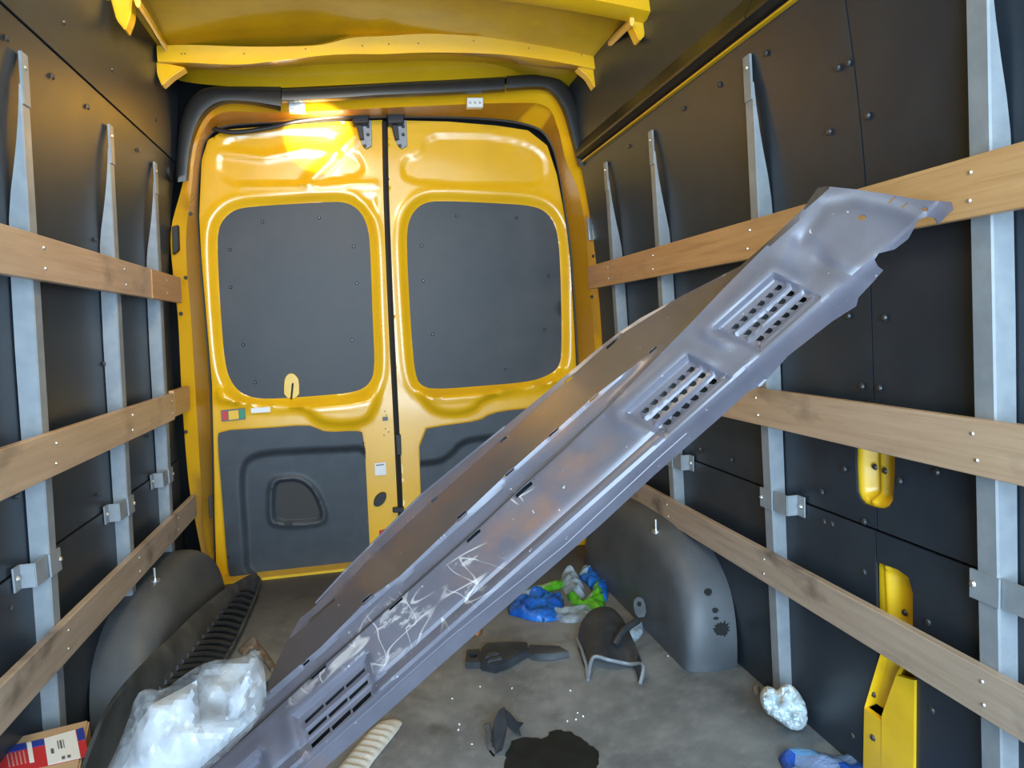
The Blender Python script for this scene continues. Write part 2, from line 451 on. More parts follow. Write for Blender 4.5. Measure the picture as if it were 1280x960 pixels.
H2 = [wyz(p) for p in [(1095, 702), (1122, 712), (1136, 722), (1141, 742), (1141, 800), (1096, 800)]]
H3 = [wyz(p) for p in [(1101, 815), (1144, 815), (1145, 985), (1082, 985), (1083, 882)]]
seamy = onW((1090, 500), 1).y
wr = wall('wall_right', 1, [seamy], 'right side wall lined with black panels, yellow metal showing through cut-outs', RB, ZS, [])
# the panels with cut-outs are rebuilt: remove and cut across the vertical seam
for c in [c for c in wr.children if c.name.startswith('lining_panel')]: bpy.data.objects.remove(c)
def rpanels():
    g = .0022
    for (z0, z1, hs) in ((0, ZS[0], (H2, H3)), (ZS[0], ZS[1], (H1,)), (ZS[1], 2.16, ())):
        j = 1 if z0 == ZS[0] else 0
        for (y0, y1) in ((-1.2, seamy), (seamy, 3.07)):
            out = [(y0+g, z0+g), (y1-g, z0+g), (y1-g, z1-g), (y0+g, z1-g)]
            hh2 = [h for h in hs if min(q[0] for q in h) < y1 and max(q[0] for q in h) > y0]
            sheet('lining_panel', out, hh2, wall_fn(1, .004*j), .06, LIN, wr, .006, flip=True, sharp=60)
rpanels()
# yellow pressed metal behind the cut-outs
def recess(h, depth, name, ridge=None):
    A = np.array(h); c = A.mean(0); big = [tuple(c+(p-c)*1.12) for p in A]
    hh = [tuple(p) for p in A]
    def fn(a, b):
        P = np.stack([a, b], 1); d = sdf(P, hh)
        dep = depth*sm(.0, .028, -d)
        if ridge is not None: dep = dep-.014*np.exp(-((a-ridge(b))/.009)**2)*sm(0, .012, -d)
        return np.stack([xw(b)+.014+dep, a, b], 1)
    return sheet(name, big, [], fn, .005, YELD, wr, .002, flip=True, sharp=50)
recess(H1, .035, 'yellow_recess', lambda b: onW((1083, 560), 1).y+0*b)
recess(H2, .02, 'yellow_recess', lambda b: onW((1103, 740), 1).y+0*b)
# lower cut-out: a yellow pillar foot standing in the opening
def pillar_foot():
    bm = bmesh.new()
    P = lambda x, y, off: (lambda q: V((q.x-off, q.y, q.z)))(onW((x, y), 1))
    a = [P(1101, 815, .004), P(1104, 815, .004), P(1086, 886, .012), P(1083, 882, .004)]
    faces = [[P(1103, 812, .002), P(1086, 884, .012), P(1084, 985, .012), P(1082, 985, 0), P(1082, 884, 0)],
             [P(1086, 884, .012), P(1108, 900, .012), P(1107, 985, .012), P(1084, 985, .012)],
             [P(1108, 900, .012), P(1109, 893, .014), P(1127, 843, .014), P(1146, 850, .006), P(1145, 985, .006), P(1107, 985, .012)],
             [P(1103, 812, .002), P(1107, 815, -.01), P(1089, 880, -.012), P(1086, 884, .012)],
             [P(1107, 815, -.01), P(1118, 830, -.02), P(1106, 895, -.02), P(1089, 880, -.012)],
             [P(1118, 830, -.02), P(1127, 843, .014), P(1109, 893, .014), P(1106, 895, -.02)]]
    for f in faces: bm.faces.new([bm.verts.new(v) for v in f])
    bmesh.ops.remove_doubles(bm, verts=bm.verts, dist=.0004)
    bmesh.ops.recalc_face_normals(bm, faces=bm.faces)
    ex = bmesh.ops.extrude_face_region(bm, geom=bm.faces[:])
    for v in [g for g in ex['geom'] if isinstance(g, bmesh.types.BMVert)]: v.co.x += .012
    bmesh.ops.recalc_face_normals(bm, faces=bm.faces)
    return finish('pillar_foot', bm, YELD, wr, 25)
pf = pillar_foot(); pf['label'] = 'yellow pillar foot in the lower cut-out'
A = np.array(H3); c = A.mean(0)
sheet('yellow_recess', [tuple(c+(p-c)*1.1) for p in A], [], lambda a, b: np.stack([xw(b)+.05+0*a, a, b], 1), .05, YELD, wr, .002, flip=True)
for p, q_ in (((1091, 868), .0), ((1097, 921), -.014), ((1115, 768), .03), ((1090, 590), .03), ((1078, 585), .03)):
    q = onW(p, 1); pin('bolt', BOLT, q+V((q_, 0, 0)), (-1, 0, 0), wr)

# ------------------------------------------------------------------ ceiling
def ceil_fn(a, b):
    e = 1-(a/.86)**2
    z = 2.10+.085*e+.004*np.sin(b*40)*0
    z = z+.006*np.exp(-((np.abs(a)-.33)/.012)**2)+.006*np.exp(-(a/.012)**2)
    return np.stack([a, b, z], 1)
ce = sheet('ceiling', [(-.90, -1.2), (.90, -1.2), (.90, 3.12), (-.90, 3.12)], [], ceil_fn, .05, YELD, None, .003, flip=True)
tag(ce, 'yellow painted roof skin above the load space', 'ceiling', kind='structure')
def bow(rings):
    n = 60
    return loft('roof_bow', [crom([onY(p, Y) for p in r], n) for r, Y in rings], YEL, ce, .003, 30)
bow([([(196, 58), (240, 57), (300, 59), (350, 59), (400, 55), (440, 44), (480, 40), (540, 37), (620, 40), (680, 52), (757, 64)], 2.80),
     ([(196, 58), (240, 57), (300, 59), (350, 59), (400, 57), (440, 48), (480, 46), (540, 43), (620, 48), (680, 58), (757, 66)], 2.74),
     ([(197, 76), (240, 78), (300, 80), (350, 75), (400, 69), (440, 67), (480, 67), (540, 65), (620, 67), (680, 74), (756, 88)], 2.74),
     ([(198, 80), (240, 84), (300, 84), (350, 80), (400, 72), (440, 70), (480, 70), (540, 68), (620, 71), (680, 80), (755, 92)], 2.79),
     ([(205, 84), (240, 86), (300, 87), (350, 83), (400, 80), (440, 78), (480, 77), (540, 75), (620, 78), (680, 84), (752, 92)], 2.985),
     ([(225, 100), (250, 104), (300, 108), (350, 109), (400, 107), (440, 105), (480, 103), (540, 100), (620, 97), (680, 93), (735, 94)], 3.07)])
def bow2():
    n = 50; rings = []
    for dy, dz in ((.10, .03), (.0, .015), (0, -.045), (.03, -.055), (.07, -.055), (.075, -.035), (.12, -.03)):
        rings.append([V((x, 2.20+dy, 2.09+.075*(1-(x/.86)**2)+dz)) for x in np.linspace(-.84, .84, n)])
    return loft('roof_bow', rings, YEL, ce, .003, 30)
bow2()
def gusset(px, Y, th=.05):
    bm = bmesh.new(); a = [onY(p, Y) for p in px]
    f = bm.faces.new([bm.verts.new(p) for p in a])
    r = bmesh.ops.extrude_face_region(bm, geom=[f])
    for v in [g for g in r['geom'] if isinstance(g, bmesh.types.BMVert)]: v.co.y += th
    bmesh.ops.recalc_face_normals(bm, faces=bm.faces); bevel(bm, .004, 2)
    return finish('bow_end_bracket', bm, YEL, ce, 40)
gusset([(137, -6), (165, -6), (163, 20), (156, 38), (145, 24)], 2.26)
gusset([(195, 76), (232, 84), (214, 96), (202, 107), (196, 92)], 2.76)
gusset([(820, -6), (788, -6), (788, 25), (800, 51), (818, 32)], 2.26)
gusset([(757, 64), (722, 84), (735, 95), (744, 110), (753, 100)], 2.76)
def side_flange(a, b):
    bm = bmesh.new(); tube(bm, [a, b], .016, 8, flat=.5); return finish('roof_side_flange', bm, YEL, ce, 40)
side_flange(onY((172, 2), 2.24), onY((208, 60), 2.76)); side_flange(onY((790, 26), 2.24), onY((750, 66), 2.76))
for p in [(227, 67), (231, 67), (305, 67), (382, 61), (453, 57), (486, 55), (523, 54), (592, 51), (661, 60), (727, 68), (486, 55)]:
    pin('rivet_hole', BOLT, onY(p, 2.737), (0, -1, 0), ce).scale = (.35, .35, .35)

# ------------------------------------------------------------------ rear frame
r0 = [(262, 738), (246, 660), (236, 600), (228, 500), (223, 400), (217, 345), (214, 290), (226, 240), (236, 200), (246, 155), (275, 122), (350, 124), (480, 114), (632, 106), (690, 110), (712, 140), (722, 190), (738, 215), (742, 280), (746, 345), (752, 400), (760, 470), (765, 560), (770, 680)]
r1 = [(268, 733), (254, 660), (250, 600), (244, 500), (238, 400), (233, 340), (232, 290), (238, 240), (242, 200), (252, 165), (278, 140), (350, 140), (480, 134), (632, 128), (682, 132), (698, 160), (708, 200), (724, 240), (733, 290), (737, 345), (741, 400), (748, 470), (754, 560), (760, 680)]
r2 = [(268, 726), (266, 640), (265, 580), (262, 480), (255, 390), (250, 330), (246, 270), (247, 230), (250, 200), (257, 175), (280, 158), (350, 152), (480, 146), (600, 148), (665, 158), (688, 178), (699, 215), (707, 265), (713, 310), (716, 345), (720, 410), (723, 470), (728, 560), (740, 690)]
N = 140
wrr = loft('wall_rear', [crom([onY(p, Y) for p in r], N) for r, Y in ((r0, 3.20), (r0, 3.08), (r1, 3.15), (r1, 3.19), (r2, 3.345), (r2, 3.37))], YEL, None, .003, 35)
tag(wrr, 'yellow metal rear door frame with pillars and header', 'frame', kind='structure')
bm = bmesh.new(); tube(bm, crom([onY(p, 3.340) for p in r2], N), .0075, 8); finish('door_seal', bm, BLK, wrr)
bm = bmesh.new(); tube(bm, crom([onY(p, 3.31) for p in [(254, 152), (262, 158), (280, 164), (300, 165), (335, 160), (370, 152), (410, 147), (445, 145)]], 40), .010, 8); o = finish('loose_seal', bm, BLK, wrr); o['label'] = 'loose black door seal sagging at the header'
bm = bmesh.new(); add_box(bm, (-.98, 3.26, -.02), (.98, 3.42, .012)); finish('sill', bm, YELD, wrr, smooth=False)
def plate_px(name, px, Y, mat, parent, th=.006, bev=.0015, label=None):
    bm = bmesh.new(); f = bm.faces.new([bm.verts.new(onY(p, Y)) for p in px])
    r = bmesh.ops.extrude_face_region(bm, geom=[f])
    for v in [g for g in r['geom'] if isinstance(g, bmesh.types.BMVert)]: v.co.y += th
    bmesh.ops.recalc_face_normals(bm, faces=bm.faces)
    if bev: bevel(bm, bev, 1)
    o = finish(name, bm, mat, parent, 30)
    if label: o['label'] = label
    return o
for (x, y) in ((371, 134), (594, 128)):
    pl = plate_px('lamp_unit', [(x-10, y-6), (x+10, y-6), (x+10, y+6), (x-10, y+6)], 3.085, LAMP, wrr, .03)
    for k in (-6, 0, 6): pin('lamp_bulb', RIVET, onY((x+k, y), 3.083), (0, -1, 0), pl)
plate_px('striker', [(734, 272), (743, 272), (744, 301), (736, 300)], 3.09, ZINC, wrr, .02)
plate_px('rubber_buffer', [(215, 283), (222, 281), (223, 312), (216, 318)], 3.06, BLK, wrr, .03)
plate_px('hinge_cover', [(260, 622), (264, 618), (265, 646), (262, 650)], 3.25, CHIP, wrr, .02)
for p, Y in (((226, 392), 3.075), ((740, 371), 3.08), ((746, 654), 3.08), ((232, 347), 3.09), ((247, 717), 3.08), ((232, 540), 3.07), ((238, 267), 3.09), ((742, 320), 3.09)):
    pin('frame_hole', BOLT, onY(p, Y), (0, -1, 0), wrr)
bm = bmesh.new(); tube(bm, [onY((756, 682), 3.02), onY((757, 682), 3.12)], .036, 20); finish('drain_bush', bm, BLK, wrr)

# black header trim: three lengths
def trim(name, outer, inner, label, n=40):
    rings = [crom([onY(p, 3.12) for p in outer], n), crom([onY(p, 3.03) for p in [(a[0]*.93+b[0]*.07, a[1]*.93+b[1]*.07) for a, b in zip(outer, inner)]], n),
             crom([onY(p, 3.02) for p in [(a[0]*.75+b[0]*.25, a[1]*.75+b[1]*.25) for a, b in zip(outer, inner)]], n),
             crom([onY(p, 3.025) for p in [(a[0]*.2+b[0]*.8, a[1]*.2+b[1]*.8) for a, b in zip(outer, inner)]], n),
             crom([onY(p, 3.05) for p in inner], n), crom([onY(p, 3.12) for p in inner], n)]
    return tag(loft(name, rings, CHAN, None, 0, 50, closed=True), label, 'trim', kind='structure')
trim('trim_1', [(218, 228), (220, 190), (225, 150), (237, 122), (256, 109), (290, 107), (351, 107)], [(236, 226), (240, 190), (248, 162), (260, 143), (280, 131), (312, 131), (351, 139)], 'black vinyl trim bent round the left corner of the rear frame')
trim('trim_2', [(352, 110), (420, 107), (480, 103), (560, 99), (631, 95)], [(352, 129), (420, 126), (480, 122), (560, 119), (631, 115)], 'straight black vinyl trim along the rear header', 24)
trim('trim_3', [(633, 94), (680, 92), (702, 99), (719, 119), (729, 150), (740, 206)], [(633, 114), (676, 112), (692, 121), (704, 142), (712, 170), (722, 208)], 'black vinyl trim bent round the right corner of the rear frame')
# black box channel along the top of the right wall
def channel():
    pr = [(.845, 1.866), (.824, 1.866), (.792, 1.800), (.794, 1.792), (.845, 1.779)]
    
    root = tag(empty('trim_4', (.83, 1., 1.8)), 'long black box channel running along the top of the right wall', 'trim', kind='structure')
    for y0, y1 in ((-1.2, 1.62), (1.624, 3.02)):
        loft('channel_length', [[V((x, y, z)) for y in np.linspace(y0, y1, 8)] for x, z in pr], CHAN, root, 0, 30, closed=True)
    bm = bmesh.new(); add_box(bm, (.820, -1.2, 1.770), (.835, 3.02, 1.7755)); finish('yellow_edge', bm, YEL, root, smooth=False)
channel()
# left: dark clip block at the end of the seam
bm = bmesh.new(); tube(bm, [onY((201, 214), 3.0), onY((214, 214), 3.0)], .035, 12); finish('corner_clip', bm, BLK, wl)

# ------------------------------------------------------------------ rear doors
YD = 3.362
def D(px): return [xz(p, YD) for p in px]
def door_fn(win, ledge, emb, lines):
    def fn(a, b):
        P = np.stack([a, b], 1)
        n = np.zeros(len(P))
        dw = seg_d(P, win); n -= .020*(1-sm(0, .035, dw)); n += .006*np.exp(-((dw-.045)/.014)**2)
        dl = sdf(P, ledge); n += .026*sm(.012, -.03, dl)
        for e, amp in emb:
            n += amp*sm(.006, -.006, sdf(P, e))
        for (l, wd, amp) in lines:
            n += amp*np.exp(-(seg_d(P, l, False)/wd)**2)
        return np.stack([a, YD-n, b], 1)
    return fn
win1 = chaikin(D([(271, 320), (271, 290), (277, 274), (292, 261), (315, 257), (400, 252), (432, 251), (450, 262), (460, 282), (463, 310), (466, 400), (469, 462), (462, 481), (444, 491), (400, 495), (330, 500), (305, 495), (290, 482), (280, 458), (274, 380)]), 2)
out1 = D([(252, 200), (260, 175), (282, 162), (350, 157), (420, 152), (478, 150), (481, 250), (488, 400), (495, 560), (502, 690), (504, 714), (400, 712), (271, 724), (268, 640), (265, 480), (257, 390), (252, 330), (249, 270)])
led1 = chaikin(D([(268, 505), (300, 506), (350, 508), (380, 512), (396, 528), (420, 533), (452, 531), (468, 520), (478, 480), (470, 492), (445, 500), (400, 504), (340, 508), (300, 500), (272, 480)]), 1)
emb1 = [(chaikin(D([(276, 180), (300, 168), (420, 163), (424, 185), (452, 195), (456, 225), (300, 232), (272, 222)]), 2), -.006), (D([(446, 244), (470, 244), (471, 272)]), -.005)]
d1 = sheet('door_1', out1, [win1], door_fn(win1, led1, emb1, [(D([(445, 168), (385, 228)]), .022, .010), (D([(300, 234), (470, 230)]), .010, .006), (D([(280, 190), (330, 196), (380, 186), (420, 190)]), .016, .010)]), .014, YEL, None, .003, flip=False, sharp=50)
tag(d1, 'yellow left rear door with a dark board over its window opening', 'door', kind='structure')
win2 = chaikin(D([(509, 320), (509, 285), (515, 266), (530, 252), (555, 250), (620, 253), (668, 256), (687, 266), (698, 286), (702, 330), (704, 440), (700, 460), (684, 471), (660, 478), (600, 483), (548, 487), (528, 484), (519, 470), (514, 410)]), 2)
out2 = D([(484, 150), (560, 152), (620, 157), (660, 163), (684, 182), (696, 218), (705, 265), (711, 310), (718, 410), (721, 470), (726, 560), (738, 690), (520, 714), (507, 714), (505, 690), (498, 560), (491, 400), (485, 250)])
led2 = chaikin(D([(520, 488), (535, 512), (560, 520), (590, 516), (605, 500), (640, 490), (700, 480), (715, 470), (705, 462), (690, 474), (650, 481), (590, 486), (545, 490), (525, 486)]), 1)
emb2 = [(chaikin(D([(530, 172), (570, 168), (640, 174), (680, 190), (684, 220), (676, 232), (600, 232), (510, 228), (502, 215), (504, 198), (528, 194)]), 2), -.006)]
d2 = sheet('door_2', out2, [win2], door_fn(win2, led2, emb2, []), .014, YEL, None, .003, flip=False, sharp=50)
tag(d2, 'yellow right rear door with a dark board over its window opening', 'door', kind='structure')
def flat_fn(Y): return lambda a, b: np.stack([a, np.full_like(a, Y), b], 1)
def grow(poly, k):
    A = np.array(poly); c = A.mean(0); return [tuple(c+(p-c)*k) for p in A]
b1 = sheet('window_board', grow(win1, 1.03), [], flat_fn(YD+.022), .05, BLANK, d1, .008)
b2 = sheet('window_board', grow(win2, 1.03), [], flat_fn(YD+.022), .05, BLANK, d2, .008)
for ps, b in (([(328, 277), (399, 272), (287, 312), (442, 308), (288, 359), (446, 354), (304, 431), (440, 425), (319, 478)], b1), ([(571, 270), (646, 272), (527, 307), (529, 351), (686, 345), (541, 418), (681, 412), (632, 462)], b2)):
    for p in ps: pin('bolt', BOLT, onY(p, YD+.020), (0, -1, 0), b)
tg = plate_px('window_tab', chaikin([(355, 498), (355, 476), (358, 469), (364, 466), (370, 469), (374, 476), (374, 498)], 1), YD+.012, YELD, d1, .01)
bm = bmesh.new(); tube(bm, [onY((366, 479), YD+.008), onY((364, 499), YD+.004)], .004, 8); finish('pull_pin', bm, BLK, tg)
# moulded lower trims
def trim_fn(step_poly, cups):
    def fn(a, b):
        P = np.stack([a, b], 1)
        n = np.full(len(P), .040)
        n -= .022*sm(.010, -.022, sdf(P, step_poly))
        for cp in cups:
            d = sdf(P, cp); n += .012*np.exp(-((d-.012)/.011)**2); n -= .014*sm(.004, -.010, d)
        return np.stack([a, YD-n, b], 1)
    return fn
lo1 = chaikin(D([(274, 548), (276, 537), (330, 534), (385, 530), (396, 534), (408, 539), (446, 537), (455, 540), (459, 620), (463, 700), (400, 708), (290, 722), (286, 700), (280, 620)]), 1)
st1 = chaikin(D([(480, 556), (400, 560), (330, 563), (308, 572), (301, 592), (305, 650), (310, 740), (480, 740)]), 2)
cup1 = chaikin(D([(343, 606), (350, 600), (372, 599), (386, 607), (396, 622), (404, 645), (395, 650), (345, 652), (342, 640)]), 1)
t1 = sheet('door_trim', lo1, [], trim_fn(st1, [cup1]), .010, TRIM, d1, .004, sharp=60); t1['label'] = 'dark moulded lower trim with recess'
sheet('recess_pad', grow(cup1, .90), [], lambda a, b: np.stack([a, np.full_like(a, YD-.0065), b], 1), .05, pm('grey_foam', (.045, .043, .042), .7, bs=200, bstr=.3), t1, .003)
lo2 = chaikin(D([(523, 536), (560, 530), (598, 525), (612, 516), (640, 511), (716, 505), (722, 560), (732, 660), (640, 690), (528, 700), (526, 620)]), 1)
st2 = chaikin(D([(500, 577), (545, 576), (562, 566), (575, 550), (600, 545), (740, 532), (760, 740), (500, 740)]), 2)
t2 = sheet('door_trim', lo2, [], trim_fn(st2, []), .010, TRIM, d2, .004, sharp=60); t2['label'] = 'dark moulded lower trim with recess'
# seam, catches and small fittings
bm = bmesh.new(); tube(bm, crom([onY(p, YD-.004) for p in [(481, 152), (483, 250), (489, 400), (497, 560), (503, 690)]], 30), .013, 8, flat=1); finish('centre_seal', bm, BLK, d2)
def catch(px, par):
    x, y = px
    c = plate_px('latch', [(x-2, y+4), (x+14, y+4), (x+15, y+36), (x+8, y+40), (x+2, y+34)], YD-.016, STEEL, par, .012)
    plate_px('latch_cover', [(x-11, y-7), (x+12, y-7), (x+11, y+8), (x-9, y+9)], YD-.06, BLK, c, .05, .004)
    plate_px('latch_hook', [(x-5, y+8), (x+3, y+8), (x+5, y+28), (x, y+28)], YD-.035, BLK, c, .025, .002)
    for a, b in ((10, 12), (10, 22), (6, 36)): pin('bolt', BOLT, onY((x+a, y+b), YD-.018), (0, -1, 0), c)
catch((450, 146), d1); catch((494, 146), d2)
sk = plate_px('warning_sticker', [(276, 513), (306, 510), (307, 524), (277, 527)], YD-.010, GREYP, d1, .002, 0, 'red, yellow and green warning sticker')
plate_px('red_field', [(277.5, 514.5), (284, 514), (284.6, 525), (278.4, 525.8)], YD-.0115, RED, sk, .002, 0)
plate_px('yellow_field', [(285.5, 514), (298, 512.6), (298.6, 523.6), (286, 525)], YD-.0115, YELD, sk, .002, 0)
plate_px('green_field', [(299.4, 512.4), (305.4, 511.6), (306, 523), (300, 523.6)], YD-.0115, GRN, sk, .002, 0)
plate_px('white_label', [(313.5, 510.5), (337.5, 508.5), (338, 515), (314, 516.5)], YD-.012, WHITE, d1, .002, 0)
wl2 = plate_px('white_label', [(468, 579), (482, 577.5), (483, 593.5), (469, 594.5)], YD-.010, WHITE, d1, .002, 0)
plate_px('printed_line', [(470, 581), (480, 580), (480, 581.4), (470, 582.4)], YD-.0115, GREYP, wl2, .002, 0)
plate_px('oval_grommet', chaikin([(467, 627), (470, 620), (477, 615), (483, 616), (483, 623), (479, 630), (472, 634), (467, 632)], 1), YD-.014, BLK, d1, .01, .002)
plate_px('clip', [(494, 543), (501, 543), (502, 569), (496, 569)], YD-.025, BLK, d2, .02, .003)
plate_px('clip', [(491, 635), (505, 634), (505, 641), (491, 641)], YD-.025, BLK, d2, .02, .003)
plate_px('red_reflector', [(474, 664), (488, 660), (489, 672), (475, 675)], YD-.012, RED, d1, .008, .002)
plate_px('square_clip', [(478, 521.5), (484.5, 521), (485, 525.5), (478.4, 526)], YD-.010, GREYP, d1, .004, 0)
for p in [(481, 514), (483, 519), (482, 536), (486, 540), (480, 544)]: pin('door_hole', BOLT, onY(p, YD-.002), (0, -1, 0), d1).scale = (.35, .35, .5)

# ------------------------------------------------------------------ steel posts
def post(sg, y0, label, ztop=1.70, hw=.020, tab=True, zbot=.004):
    root = empty('steel_post', (sg*.89, y0, 0))
    tag(root, label, 'post', 'grey steel posts on the side walls')
    bm = bmesh.new(); zs = np.linspace(zbot, ztop-.06, 30)
    R = []
    for z in zs:
        xi = sg*xp(z); xo = sg*(xp(z)+.003+max(float(xw(z))-.002-xp(z), 0)*min(1, (ztop-.05-z)/.27+.02))
        R.append([bm.verts.new(v) for v in ((xo, y0-hw, z), (xi+sg*.003, y0-hw, z), (xi, y0-hw+.003, z), (xi, y0+hw-.003, z), (xi+sg*.003, y0+hw, z), (xo, y0+hw, z))])
    for i in range(len(R)-1):
        for k in range(6): bm.faces.new((R[i][k], R[i][(k+1) % 6], R[i+1][(k+1) % 6], R[i+1][k]))
    bm.faces.new(R[0]); bm.faces.new(R[-1]); bmesh.ops.recalc_face_normals(bm, faces=bm.faces)
    finish('upright', bm, STEEL, root, 30)
    bm = bmesh.new()
    add_box(bm, (-.003, y0-hw*.8, ztop-.10), (.003, y0+hw*.8, ztop+.01), lambda c: V((sg*(min(xp(c.z), float(xw(c.z))-.001))+c.x, c.y, c.z)))
    t = finish('top_tab', bm, STEEL, root, 30)
    z = ztop-.02; pin('bolt', RIVET, (sg*(min(xp(z), float(xw(z))-.001)-.004), y0, z), (-sg, 0, 0), t)
    if tab:
        zc = .59; bm = bmesh.new(); h = .026; xi = xp(zc)-.0035; xo = float(xw(zc))
        add_box(bm, (sg*xi, y0-hw-.003, zc-h), (sg*(xi+.004), y0+hw+.012, zc+h))
        add_box(bm, (sg*(xi+.006), y0-hw-.062, zc-h), (sg*(xi+.010), y0-hw+.002, zc+h))
        add_box(bm, (sg*(xi+.008), y0-hw-.064, zc-h), (sg*(xo-.002), y0-hw-.060, zc+h))
        add_box(bm, (sg*(xo-.006), y0-hw-.092, zc-h), (sg*(xo-.002), y0-hw-.062, zc+h))
        s = finish('strap_bracket', bm, STEEL, root, 30, smooth=False)
        pin('bolt', RIVET, (sg*(xi-.003), y0+hw+.004, zc), (-sg, 0, 0), s); pin('bolt', RIVET, (sg*(xo-.008), y0-hw-.078, zc), (-sg, 0, 0), s)
    return root
post(-1, 1.764, 'grey steel post on the left wall nearest the camera', 1.70)
post(-1, 2.312, 'grey steel post in the middle of the left wall', 1.70, zbot=.318)
post(-1, 2.775, 'grey steel post at the rear end of the left wall', 1.70, zbot=.300)
post(1, 1.005, 'large grey steel post on the right wall nearest the camera', 1.70, .022)
post(1, 1.686, 'grey steel post on the right wall half hidden behind the leaning metal panel', 1.72)
post(1, 2.300, 'slim grey steel post on the right wall, second from the yellow door frame', 1.70, zbot=.368)
post(1, 2.753, 'grey steel post on the right wall next to the yellow door frame', 1.70, zbot=.345)
PY = {-1: (1.764, 2.312, 2.775), 1: (1.005, 1.686, 2.30, 2.753)}

# ------------------------------------------------------------------ wooden rails
def rail(sg, z0, z1, y0, y1, mat, label, screws=True, cut=0.):
    bm = bmesh.new(); th = .019
    def fn(c): return V((sg*(.83+.0343*(1.25-c.z)+c.x), c.y+(cut*(c.z-z0)/(z1-z0) if c.y > (y0+y1)/2 else 0), c.z))
    add_box(bm, (0, y0, z0), (th, y1, z1), fn)
    bmesh.ops.recalc_face_normals(bm, faces=bm.faces); bevel(bm, .0015, 1)
    o = finish('wooden_rail', bm, mat, None, 30)
    tag(o, label, 'rail', 'wooden rails along the side walls')
    if screws:
        for py in PY[sg]:
            if y0 < py < y1:
                for k in (.28, .74):
                    z = z0+(z1-z0)*k
                    pin('screw', SCREW, (sg*(.83+.0343*(1.25-z)-.001), py+random.uniform(-.008, .008), z), (-sg, 0, 0), o)
    return o
rail(-1, 1.2234, 1.3211, -.4, 2.575, WOOD, 'long upper wooden rail on the left wall')
rail(-1, 1.2234, 1.3211, 2.590, 2.985, WOODR, 'short offcut ending the upper rail on the left wall, by the door frame')
rail(-1, .791, .888, -.4, 2.800, WOOD, 'long middle wooden rail on the left wall')
rail(-1, .800, .897, 2.802, 3.045, WOODR, 'short pale offcut ending the middle rail on the left wall')
rail(-1, .361, .4507, -.4, 3.075, WOODD, 'lowest wooden rail on the left wall, above the wheel arch')
rail(1, 1.2234, 1.3211, -.4, 3.01, WOODR, 'upper orange-brown wooden rail on the right wall, touched by the metal panel')
rail(1, .791, .888, -.4, 3.0, WOOD, 'middle wooden rail on the right wall, passing behind the metal panel')
rail(1, .361, .4507, -.4, 3.0, WOODD, 'lowest wooden rail on the right wall, crossing the yellow pillar foot')

# ------------------------------------------------------------------ wheel arches
def arch(sg, y0, y1, H, xin, label):
    bm = bmesh.new(); n = 40; yc, a = (y0+y1)/2, (y1-y0)/2
    prof = [(xw(0.1)+.004, 1.)]+[(xin+.085-.085*math.sin(t), 1-.22*(1-math.cos(t))) for t in np.linspace(0, math.pi/2, 8)]+[(xin-.006, .66), (xin-.011, .38), (xin-.012, .05)]
    R = []
    for x, k in prof:
        ring = []
        for i in range(n+1):
            t = math.pi*i/n; c, s = math.cos(t), math.sin(t)
            yy = math.copysign(abs(c)**.62, c)*a*(.72+.28*k) ; zz = abs(s)**.80*H*k
            if k < .8: yy *= 1; zz = max(zz, 0)
            lean = -.018*(1-zz/H)
            xx = x+lean if x > xin-.02 else x
            xx = min(max(xx, xin-.02), float(xw(zz))+.004)
            ring.append(bm.verts.new((sg*xx, yc-yy, max(zz, .001))))
        R.append(ring)
    for i in range(len(R)-1):
        for k in range(n):
            bm.faces.new((R[i][k], R[i][k+1], R[i+1][k+1], R[i+1][k]))
    bm.faces.new(R[-1])
    bmesh.ops.recalc_face_normals(bm, faces=bm.faces)
    o = finish('wheel_arch_cover', bm, ARCH, None, 50)
    return tag(o, label, 'wheel arch', 'wheel arch covers')
aR = arch(1, 1.93, 3.00, .375, .770, 'black plastic wheel arch cover on the right, spattered with dark stains')
aL = arch(-1, 1.98, 3.02, .325, .770, 'black plastic wheel arch cover on the left under the lowest rail')
from mathutils.bvhtree import BVHTree
def bvh(o):
    bm = bmesh.new(); bm.from_mesh(o.data); bm.transform(Matrix.Translation(WLOC[o.name])); t = BVHTree.FromBMesh(bm); bm.free(); return t
bR = bvh(aR)
def splat(cx, cy, rx, ry, seed):
    bm = bmesh.new(); k = 26; vs = []
    q0 = bR.ray_cast(V(CAM), V(ray((cx, cy))).normalized())
    if q0[0] is None: return
    c = bm.verts.new(q0[0]+q0[1]*.0015)
    for i in range(k):
        t = i*2*math.pi/k; m = .75+.55*abs(noise.noise(V((math.cos(t)*2.5, math.sin(t)*2.5, seed))))+(.22 if i % 2 else 0)
        q = bR.ray_cast(V(CAM), V(ray((cx+rx*m*math.cos(t), cy+ry*m*math.sin(t)))).normalized())
        vs.append(bm.verts.new((q[0]+q[1]*.0015) if q[0] is not None else c.co))
    for i in range(k): bm.faces.new((c, vs[(i+1) % k], vs[i]))
    bm.normal_update(); thicken(bm, .001)
    finish('dark_splat', bm, WET, aR, 60)
for a in ((885, 740, 5, 5, 1), (894, 763, 4, 3.5, 2), (902, 786, 10, 9, 3), (895, 773, 3.5, 2, 4)): splat(*a)
